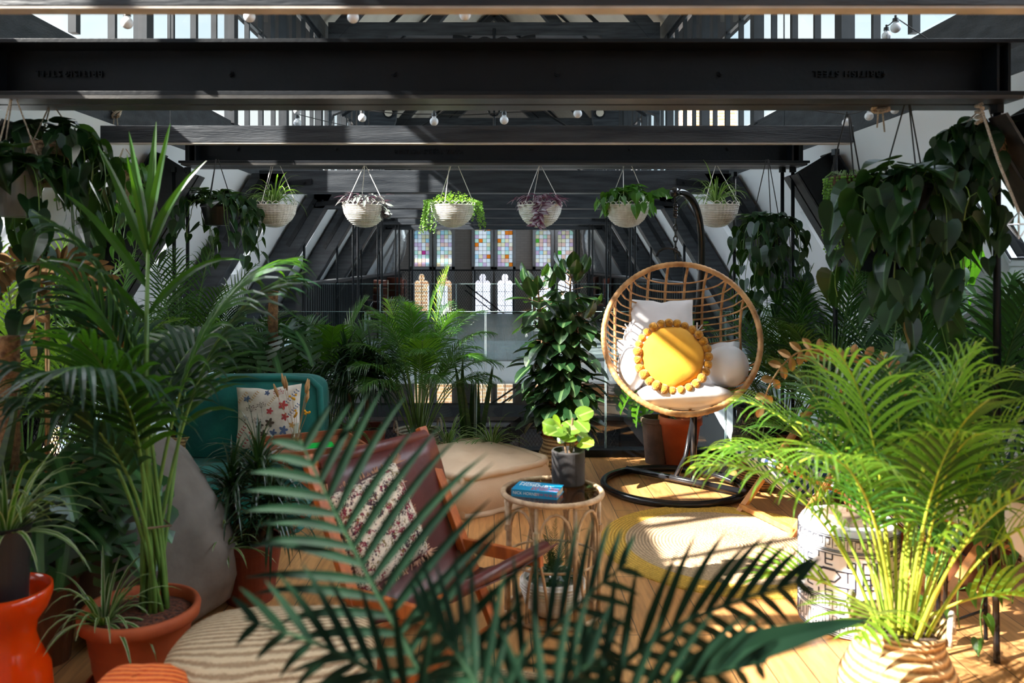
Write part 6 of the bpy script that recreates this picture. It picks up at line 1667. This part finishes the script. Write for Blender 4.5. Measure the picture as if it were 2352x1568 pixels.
spider_thing(DR+Vector((-.08,-.12,.25)), 36, .24, 'spider plant under the dracaena beside the bean bag', 7)
DT = Vector((X(832,5.5),5.5,0)); t = thing('square_planter', 'square tapered terracotta planter by the glass, right of the teal seat', 'planter', DT, R(12))
mb = MB(); 
for (a, b_, z0, z1) in ((.115,.15,0,.36),):
    mb.quadgrid([[(-a,-a,z0),(a,-a,z0),(a,a,z0),(-a,a,z0)],[(-b_,-b_,z1),(b_,-b_,z1),(b_,b_,z1),(-b_,b_,z1)],[(-b_+.015,-b_+.015,z1),(b_-.015,-b_+.015,z1),(b_-.015,b_-.015,z1),(-b_+.015,b_-.015,z1)],[(-b_+.02,-b_+.02,z1-.05),(b_-.02,-b_+.02,z1-.05),(b_-.02,b_-.02,z1-.05),(-b_+.02,b_-.02,z1-.05)]], closed_u=True)
mb.build('body', TERRA_D, t); MB().box(-.128,.128,-.128,.128,.30,.32).build('soil', soil, t)
dracaena(DT+Vector((0,0,.31)), [(-.11,0,.42,.022),(.055,.02,.40,.022)], 'twin trunk dragon tree with dense drooping crowns by the balustrade', 22, .38, 150, .018, PALM_D, 1.6)
p2 = thing('small_palm', 'arching palm fronds above the dragon tree crowns left of the centre palm', 'palm', DT+Vector((-.30,.36,.25)))
potted(DT+Vector((-.30,.36,0)), .13, .28, 'dark pot hidden behind the square terracotta planter')
clump_palm(p2, random.Random(23), 12, .98, 1, PALM, STEM_G, pairs=26, ll=.24, lw=.018, droop=1.6, elo=56, ehi=82, start=.5)
spider_thing(DT+Vector((-.05,-.08,.33)), 34, .24, 'spider plant at the foot of the twin trunk dragon tree', 8)

# centre areca palm in a striped basket
AC = Vector((X(960,5.55),5.55,0)); t = thing('belly_basket', 'natural and white striped seagrass basket of the centre palm', 'basket', AC, R(20), group='seagrass plant baskets'); basket(t, .165, .33, BASKET_W, 1.15); soil_part(t, .13, .28)
p = thing('areca_palm', 'bushy areca palm in the centre before the glass balustrade', 'palm', AC+Vector((0,0,.27)), group='areca palms')
clump_palm(p, random.Random(24), 30, 1.12, 1, PALM, STEM_G, pairs=28, ll=.22, lw=.011, r=.006, droop=2.3, stems_r=.05, elo=66, ehi=87, start=.48, ldroop=1.2, vee=.15)
p3 = thing('palm_shoot', 'bright young palm shoot catching the sun above the centre palm', 'palm', AC+Vector((.03,.03,.28)))
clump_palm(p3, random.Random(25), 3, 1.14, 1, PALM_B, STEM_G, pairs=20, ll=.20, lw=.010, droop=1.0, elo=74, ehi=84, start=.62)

# tall ficus in belly basket
FB = Vector((X(1288,5.42),5.42,0)); t = thing('belly_basket', 'round seagrass belly basket of the tall dark ficus', 'basket', FB, group='seagrass plant baskets'); basket(t, .14, .32, BASKET, 1.2, handles=False)
MB().lathe([(.115,.29),(.135,.36),(.14,.36),(.13,.345),(.105,.34),(.002,.335)], n=36).build('inner_pot', TERRA, t)
def ficus(loc, stems, lab, seed, L_=.17):
    p = thing('ficus', lab, 'plant', loc); rs = random.Random(seed); mb, st = MB(), MB(); mb.hasuv = True
    for (x, y, H, nl) in stems:
        st.tube([(x*.2,y*.2,0),(x*.7,y*.7,H*.4),(x,y,H)], [.012,.010,.006], 7)
        for k in range(nl):
            f = (k+.5)/nl; z = H*(.06+.94*f); bx, by = x*(.2+.8*f), y*(.2+.8*f); az = k*2.4+rs.uniform(-.5,.5)
            o_ = Vector((math.cos(az), math.sin(az), 0)); r = rs.uniform(.05,.16)*(1.15-.5*f); 
            q = Vector((bx,by,z))+o_*r+Vector((0,0,rs.uniform(-.02,.03))); st.tube([(bx,by,z-.02), q], .003, 4, caps=False)
            upz = (rs.uniform(-.9,.25) if f < .88 else rs.uniform(.5,1.6))
            leaf(mb, q, o_+Vector((0,0,upz)), Vector((0,0,1))+o_*.4 if upz < .4 else o_+Vector((0,0,.3)), L_*rs.uniform(.7,1.15)*(1 if f < .9 else .8), None, 'oval', rs.uniform(.1,.3), .2)
    st.build('stems', STEM_B, p); mb.build('leaves', DEEP, p)
ficus(FB+Vector((0,0,.33)), [(-.16,.0,1.05,100),(.07,.02,1.12,120),(-.05,-.05,.75,70),(.12,-.04,.85,70)], 'tall dark ficus with two pointed crowns in the middle of the glass balustrade', 31)
# yellow-green plant in concrete pot on the rattan table
CP = Vector((X(1305,3.53),3.53,TH-.004)); t = thing('concrete_pot', 'dark concrete cylinder pot on the rattan side table', 'pot', CP)
MB().lathe([(.002,0),(.068,0),(.073,.006),(.074,.145),(.071,.15),(.064,.15),(.062,.13),(.002,.128)], n=40).build('pot', noise_mat('dark_concrete', lin((48,45,46)), lin((36,34,35)), scale=14, rough=.8, bump=.15), t, smooth=False)
p = thing('small_ficus', 'small plant with rounded yellow-green leaves in the dark concrete pot', 'plant', CP+Vector((0,0,.13))); rs = random.Random(33); mb, st = MB(), MB(); mb.hasuv = True
for (x, H) in ((-.02,.13),(.015,.16),(.03,.11)):
    st.tube([(x*.4,0,0),(x,0,H*.6),(x*1.4,0,H)], .005, 6)
    for k in range(7):
        az = rs.uniform(0,6.28); z = H*(.5+.6*rs.random()); o_ = Vector((math.cos(az), math.sin(az), 0)); q = Vector((x,0,z))+o_*.025; leaf(mb, q, o_+Vector((0,0,rs.uniform(-.8,.8))), Vector((0,-.6,.8))+o_*.3, rs.uniform(.065,.095), None, 'round', .1, .15)
st.build('stems', STEM_B, p); mb.build('leaves', LIME, p)
# fern in white ribbed pot under the table
t = thing('ribbed_pot', 'white ribbed pot standing inside the rattan side table', 'pot', (TC.x,TC.y,.0))
MB().lathe([(.002,.005),(.09,.005),(.12,.04),(.135,.13),(.128,.15),(.12,.15),(.118,.13),(.002,.125)], n=60, fn=lambda th,r,z: r).build('pot', WHITE_W, t)
for k in range(9): MB().tube(ring_pts((0,0,.03+.013*k), .108+.028*min(1,k/6), 40), .005, 5, closed=True).build('rib_ring', WHITE_W, t)
p = thing('asparagus_fern', 'feathery fern with purple-green foliage inside the rattan side table', 'plant', (TC.x,TC.y,.13)); rs = random.Random(35); mb, st = MB(), MB(); mb.hasuv = True
for k in range(11): frond(mb, st, (0,0,0), rs.uniform(0,6.28), R(rs.uniform(45,82)), rs.uniform(.16,.30), 1.6, 30, .035, .003, .15, .0015, .2, ang=60, seg=2, rs=rs)
for k in range(60):
    az = rs.uniform(0,6.28); leaf(mb, (.09*math.cos(az)*rs.random(), .09*math.sin(az)*rs.random(), rs.uniform(0,.06)), (math.cos(az),math.sin(az),rs.uniform(-.3,.8)), (0,0,1), .05, None, 'oval', .2, .2)
st.build('stems', STEM_G, p); mb.build('foliage', DEEP, p)

# pots behind the egg chair
TB = Vector((X(1562,5.86),5.86,0)); t = thing('tall_terracotta_pot', 'tall tapered terracotta pot under the egg chair by the glass', 'pot', TB)
MB().lathe([(.002,0),(.10,0),(.145,.30),(.16,.31),(.16,.36),(.145,.365),(.135,.30),(.002,.29)], n=44).build('pot', TERRA, t, smooth=True)
monstera(TB+Vector((0,0,.29)), 14, .95, 'broad leaved monstera behind the egg chair in the tall terracotta pot', 36, .26, .33, .05, mat=POTHOS)
t = potted((X(1508,5.95),5.95,0), .11, .34, 'weathered grey-brown pot left of the tall terracotta pot', noise_mat('weathered_clay', lin((120,96,86)), lin((84,68,62)), rough=.8))
WBK = Vector((X(1745,5.30),5.30,0)); t = thing('zigzag_basket', 'dark zigzag woven basket behind the striped deck chair', 'basket', WBK, group='seagrass plant baskets'); basket(t, .13, .28, BASKET_D, 1.2, False); soil_part(t,.1,.24)
spider_thing(WBK+Vector((.0,0,.25)), 40, .26, 'spider plant in the dark zigzag basket behind the deck chair', 14, SPIDER)
t = thing('speckled_basket', 'dark speckled round basket half hidden by palm leaves right of the egg chair', 'basket', (X(1738,5.75),5.75,0), group='seagrass plant baskets')
basket(t, .16, .46, noise_mat('speckled_weave', (.35,.28,.2), (.02,.015,.012), scale=45, rough=.8, bump=.6, lo=.55, hi=.7), 1.1, False)
t = potted((X(1868,4.95),4.95,0), .125, .23, 'plain white round pot behind the deck chair foot', CW); 

# palms filling both sides -------------------------------------------------
def floor_palm(px, d, H, nf, lab, seed, leafm=PALM, stemm=STEM_G, potlab=None, potm=TERRA_D, **k):
    loc = Vector((X(px,d), d, 0)); potted(loc, .16, .28, potlab or 'dark pot of the '+' '.join(lab.split(',')[0].split()[:11]), potm)
    p = thing('areca_palm', lab, 'palm', loc+Vector((0,0,.24)), group='areca palms')
    kw = dict(pairs=22, ll=.28, lw=.014, droop=1.5, elo=50, ehi=85, start=.42, ldroop=.9); kw.update(k)
    clump_palm(p, random.Random(seed), nf, H, 1, leafm, stemm, **kw)
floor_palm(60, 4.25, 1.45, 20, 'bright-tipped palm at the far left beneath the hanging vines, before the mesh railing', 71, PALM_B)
floor_palm(235, 4.9, 1.35, 20, 'dark palm on the left between the brass lamp and the kentia stems', 72, PALM)
floor_palm(420, 5.6, 1.5, 20, 'airy palm in the left corner beside the teal futon seat', 73, PALM)
floor_palm(515, 6.0, 1.15, 12, 'small palm tucked between the left corner palm and the monstera', 74, PALM_D)
floor_palm(1800, 5.75, 1.30, 22, 'dark palm right of the egg chair near the end of the glass', 75, PALM)
floor_palm(1905, 5.35, 1.30, 20, 'broad palm behind the striped deck chair', 76, PALM)
floor_palm(2080, 4.9, 1.35, 22, 'dense dark palm in the right corner under the hanging cascade', 77, PALM_D, STEM_G)
floor_palm(2250, 4.05, 1.35, 18, 'dark long leaved palm at the right edge before the roof window', 78, PALM_D, STEM_G, ll=.34, lw=.026)
floor_palm(2020, 4.1, 1.05, 12, 'low palm between the two striped deck chairs', 79, PALM)
spider_thing((X(225,4.2),4.2,.36), 40, .32, 'spider plant behind the teal ottoman near the kentia stems', 15)
spider_thing((X(290,4.45),4.45,.34), 40, .30, 'spider plant in a small orange pot behind the bean bag tip', 16)
for (px, d, lab) in ((225,4.42,'small clay pot raised behind the teal ottoman'),(290,4.5,'small orange clay pot behind the bean bag tip')):
    t = thing('plant_pot', lab, 'pot', (X(px,d),d,0), group='plant pots'); pot_mb(.07,.095,.36,.006,.03).build('pot', TERRA, t); soil_part(t,.08,.34)
t = thing('seagrass_basket', 'tall seagrass basket left of the teal futon seat', 'basket', (X(415,5.0),5.0,0), group='seagrass plant baskets'); basket(t, .13, .42, BASKET, 1.15, False)
# sunlit areca in the belly basket, lower right
AB = Vector((1.262, 2.48, 0)); t = thing('belly_basket', 'big sunlit seagrass belly basket with rope handles in the right foreground', 'basket', AB, R(-35), group='seagrass plant baskets')
basket(t, .148, .385, seagrass('belly_basket_weave', lin((216,184,138)), lin((128,94,56)), 26, (.215,.225,lin((150,104,56)))), 1.22, True, neck=.84)
soil_part(t, .12, .34)
p = thing('sunlit_areca_palm', 'sunlit areca palm with yellow canes in the right foreground basket', 'palm', AB+Vector((0,0,.335)))
rs = random.Random(80)
for k in range(27):
    az = k*2.39996; fr = k/26; el = R(88-22*fr); L_ = (1.02-.22*fr)*rs.uniform(.9,1.08)
    l1, s1 = MB(), MB(); l1.hasuv = True; rb = .015+.055*fr
    frond(l1, s1, (rb*math.cos(az), rb*math.sin(az), 0), az, el, L_*rs.uniform(.9,1.05), rs.uniform(1.2,2.1), 18, .29, .0135, .42, .0065, 1.1, seg=6, vee=.25, rs=rs, twist=rs.uniform(-.4,.4))
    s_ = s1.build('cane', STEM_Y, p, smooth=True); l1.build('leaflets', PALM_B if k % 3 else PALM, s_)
for az in (-.25, 2.9, 4.0):
    l1, s1 = MB(), MB(); l1.hasuv = True; frond(l1, s1, (.03*math.cos(az),.03*math.sin(az),.03), az, R(38), .42, 1.2, 10, .22, .022, .45, .005, .5, seg=5, rs=rs)
    s_ = s1.build('cane', STEM_Y, p); l1.build('leaflets', PALM_B, s_)
# plant stand with heart plant, and blue pot on a stool at right
PS = Vector((1.86, 3.08, 0)); t = thing('metal_plant_stand', 'thin black metal rod plant stand at lower right', 'plant stand', PS)
for (x, y) in ((-.15,-.05),(.02,-.10),(.09,.08),(-.08,.12)): MB().tube([(x,y,0),(x*.9,y*.9,.50)], .008 if x != .02 else .012, 8).build('leg', BLACK_G, t)
MB().tube(ring_pts((-.03,0,.50), .125, 40), .007, 6, closed=True).build('top_ring', BLACK_G, t); MB().tube([(-.15,-.05,.12),(.09,.08,.12)], .006, 6).build('brace', BLACK_G, t)
t = potted(PS+Vector((-.03,0,.505)), .115, .17, 'white pot of heart-leaf vine on the thin black metal stand', CW)
p = thing('trailing_plant', 'heart-leaf vine trailing down the thin black metal stand to the floor', 'plant', PS+Vector((-.03,0,.66))); mb, st = MB(), MB(); mb.hasuv = True
heart_cascade(mb, st, random.Random(81), (0,0,0), .13, 22, .62, .085, 16); st.build('vines', STEM_G, p); mb.build('leaves', POTHOS, p)
BS = Vector((X(2190,3.75),3.75,0)); t = thing('tree_stump_stool', 'dark round wooden stool carrying the blue pot', 'stool', BS)
MB().lathe([(.002,0),(.13,0),(.14,.1),(.13,.24),(.15,.26),(.002,.265)], n=24).build('body', BROWNW, t, smooth=True)
t = thing('blue_pot', 'glossy dark blue glazed pot on the wooden stool', 'pot', BS+Vector((0,0,.265))); MB().lathe([(.002,0),(.07,0),(.105,.06),(.10,.13),(.08,.15),(.085,.16),(.072,.16),(.07,.14),(.002,.13)], n=32).build('pot', noise_mat('cobalt_glaze', lin((18,46,96)), lin((10,30,70)), rough=.1, bump=0), t, smooth=True)

# foreground palm out of focus
FP = Vector((.12, 1.02, 0)); t = thing('plant_pot', 'dark pot of the blurred foreground palm below the frame', 'pot', FP, group='plant pots'); pot_mb(.13,.17,.32,.01,.04).build('pot', TERRA_D, t); soil_part(t,.15,.29)
p = thing('foreground_palm', 'blurred dark palm fronds sweeping across the bottom foreground', 'palm', FP+Vector((0,0,.28)))
rs = random.Random(90)
def fg(pts, pairs, ll, lw, ang=52, start=.12, ld=.3, angl=None):
    pts = [Vector(q)-p.location for q in pts]; N = 20; path = bez(pts[0], pts[1], pts[2], pts[3], N)
    s1 = MB().tube([(0,0,0)]+path, [.007]+[.006*(1-.7*i/N) for i in range(N+1)], 6); l1 = MB(); l1.hasuv = True
    for k in range(pairs):
        u = (k+.5)/pairs; f = (start+(1-start)*u)*N; i = min(int(f), N-1); q = path[i].lerp(path[i+1], f-i); tg = (path[i+1]-path[i]).normalized(); sd = tg.cross(Vector((.1,1,.15))).normalized()
        for sg in (-1,1):
            A = R((ang if sg > 0 or angl is None else angl)*(1-.3*u))*rs.uniform(.92,1.08); sc = math.sin(PI*min(1,.22+u*.75))**.6
            blade(l1, q, tg*math.cos(A)+sd*sg*math.sin(A)+Vector((0,rs.uniform(-.15,.15),0)), (0,-1,.2), ll*sc*rs.uniform(.9,1.08), lw, ld*rs.uniform(.5,1.3), 6, .15)
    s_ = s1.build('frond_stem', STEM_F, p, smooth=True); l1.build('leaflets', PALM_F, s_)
fg([at(1060,1690,1.1), at(900,1440,1.2), at(800,1240,1.28), at(690,1010,1.38)], 16, .26, .0165, ang=55, angl=88, start=.05)
fg([at(1120,1700,1.1), at(1180,1500,1.15), at(1290,1420,1.2), at(1440,1290,1.3)], 10, .16, .012)
fg([at(1260,1720,1.15), at(1450,1440,1.2), at(1620,1400,1.25), at(1850,1330,1.35)], 13, .17, .014)
fg([at(1000,1700,1.0), at(930,1560,1.0), at(820,1500,1.05), at(560,1420,1.15)], 9, .15, .013)
fg([at(1150,1700,.95), at(1120,1600,.95), at(1080,1520,1.0), at(960,1400,1.1)], 9, .14, .012)
fg([at(1300,1760,.95), at(1420,1600,1.0), at(1560,1560,1.0), at(1760,1520,1.1)], 10, .13, .013)
fg([at(1200,1760,.9), at(1230,1640,.9), at(1280,1580,.95), at(1400,1490,1.0)], 8, .12, .012)
l1 = MB(); l1.hasuv = True
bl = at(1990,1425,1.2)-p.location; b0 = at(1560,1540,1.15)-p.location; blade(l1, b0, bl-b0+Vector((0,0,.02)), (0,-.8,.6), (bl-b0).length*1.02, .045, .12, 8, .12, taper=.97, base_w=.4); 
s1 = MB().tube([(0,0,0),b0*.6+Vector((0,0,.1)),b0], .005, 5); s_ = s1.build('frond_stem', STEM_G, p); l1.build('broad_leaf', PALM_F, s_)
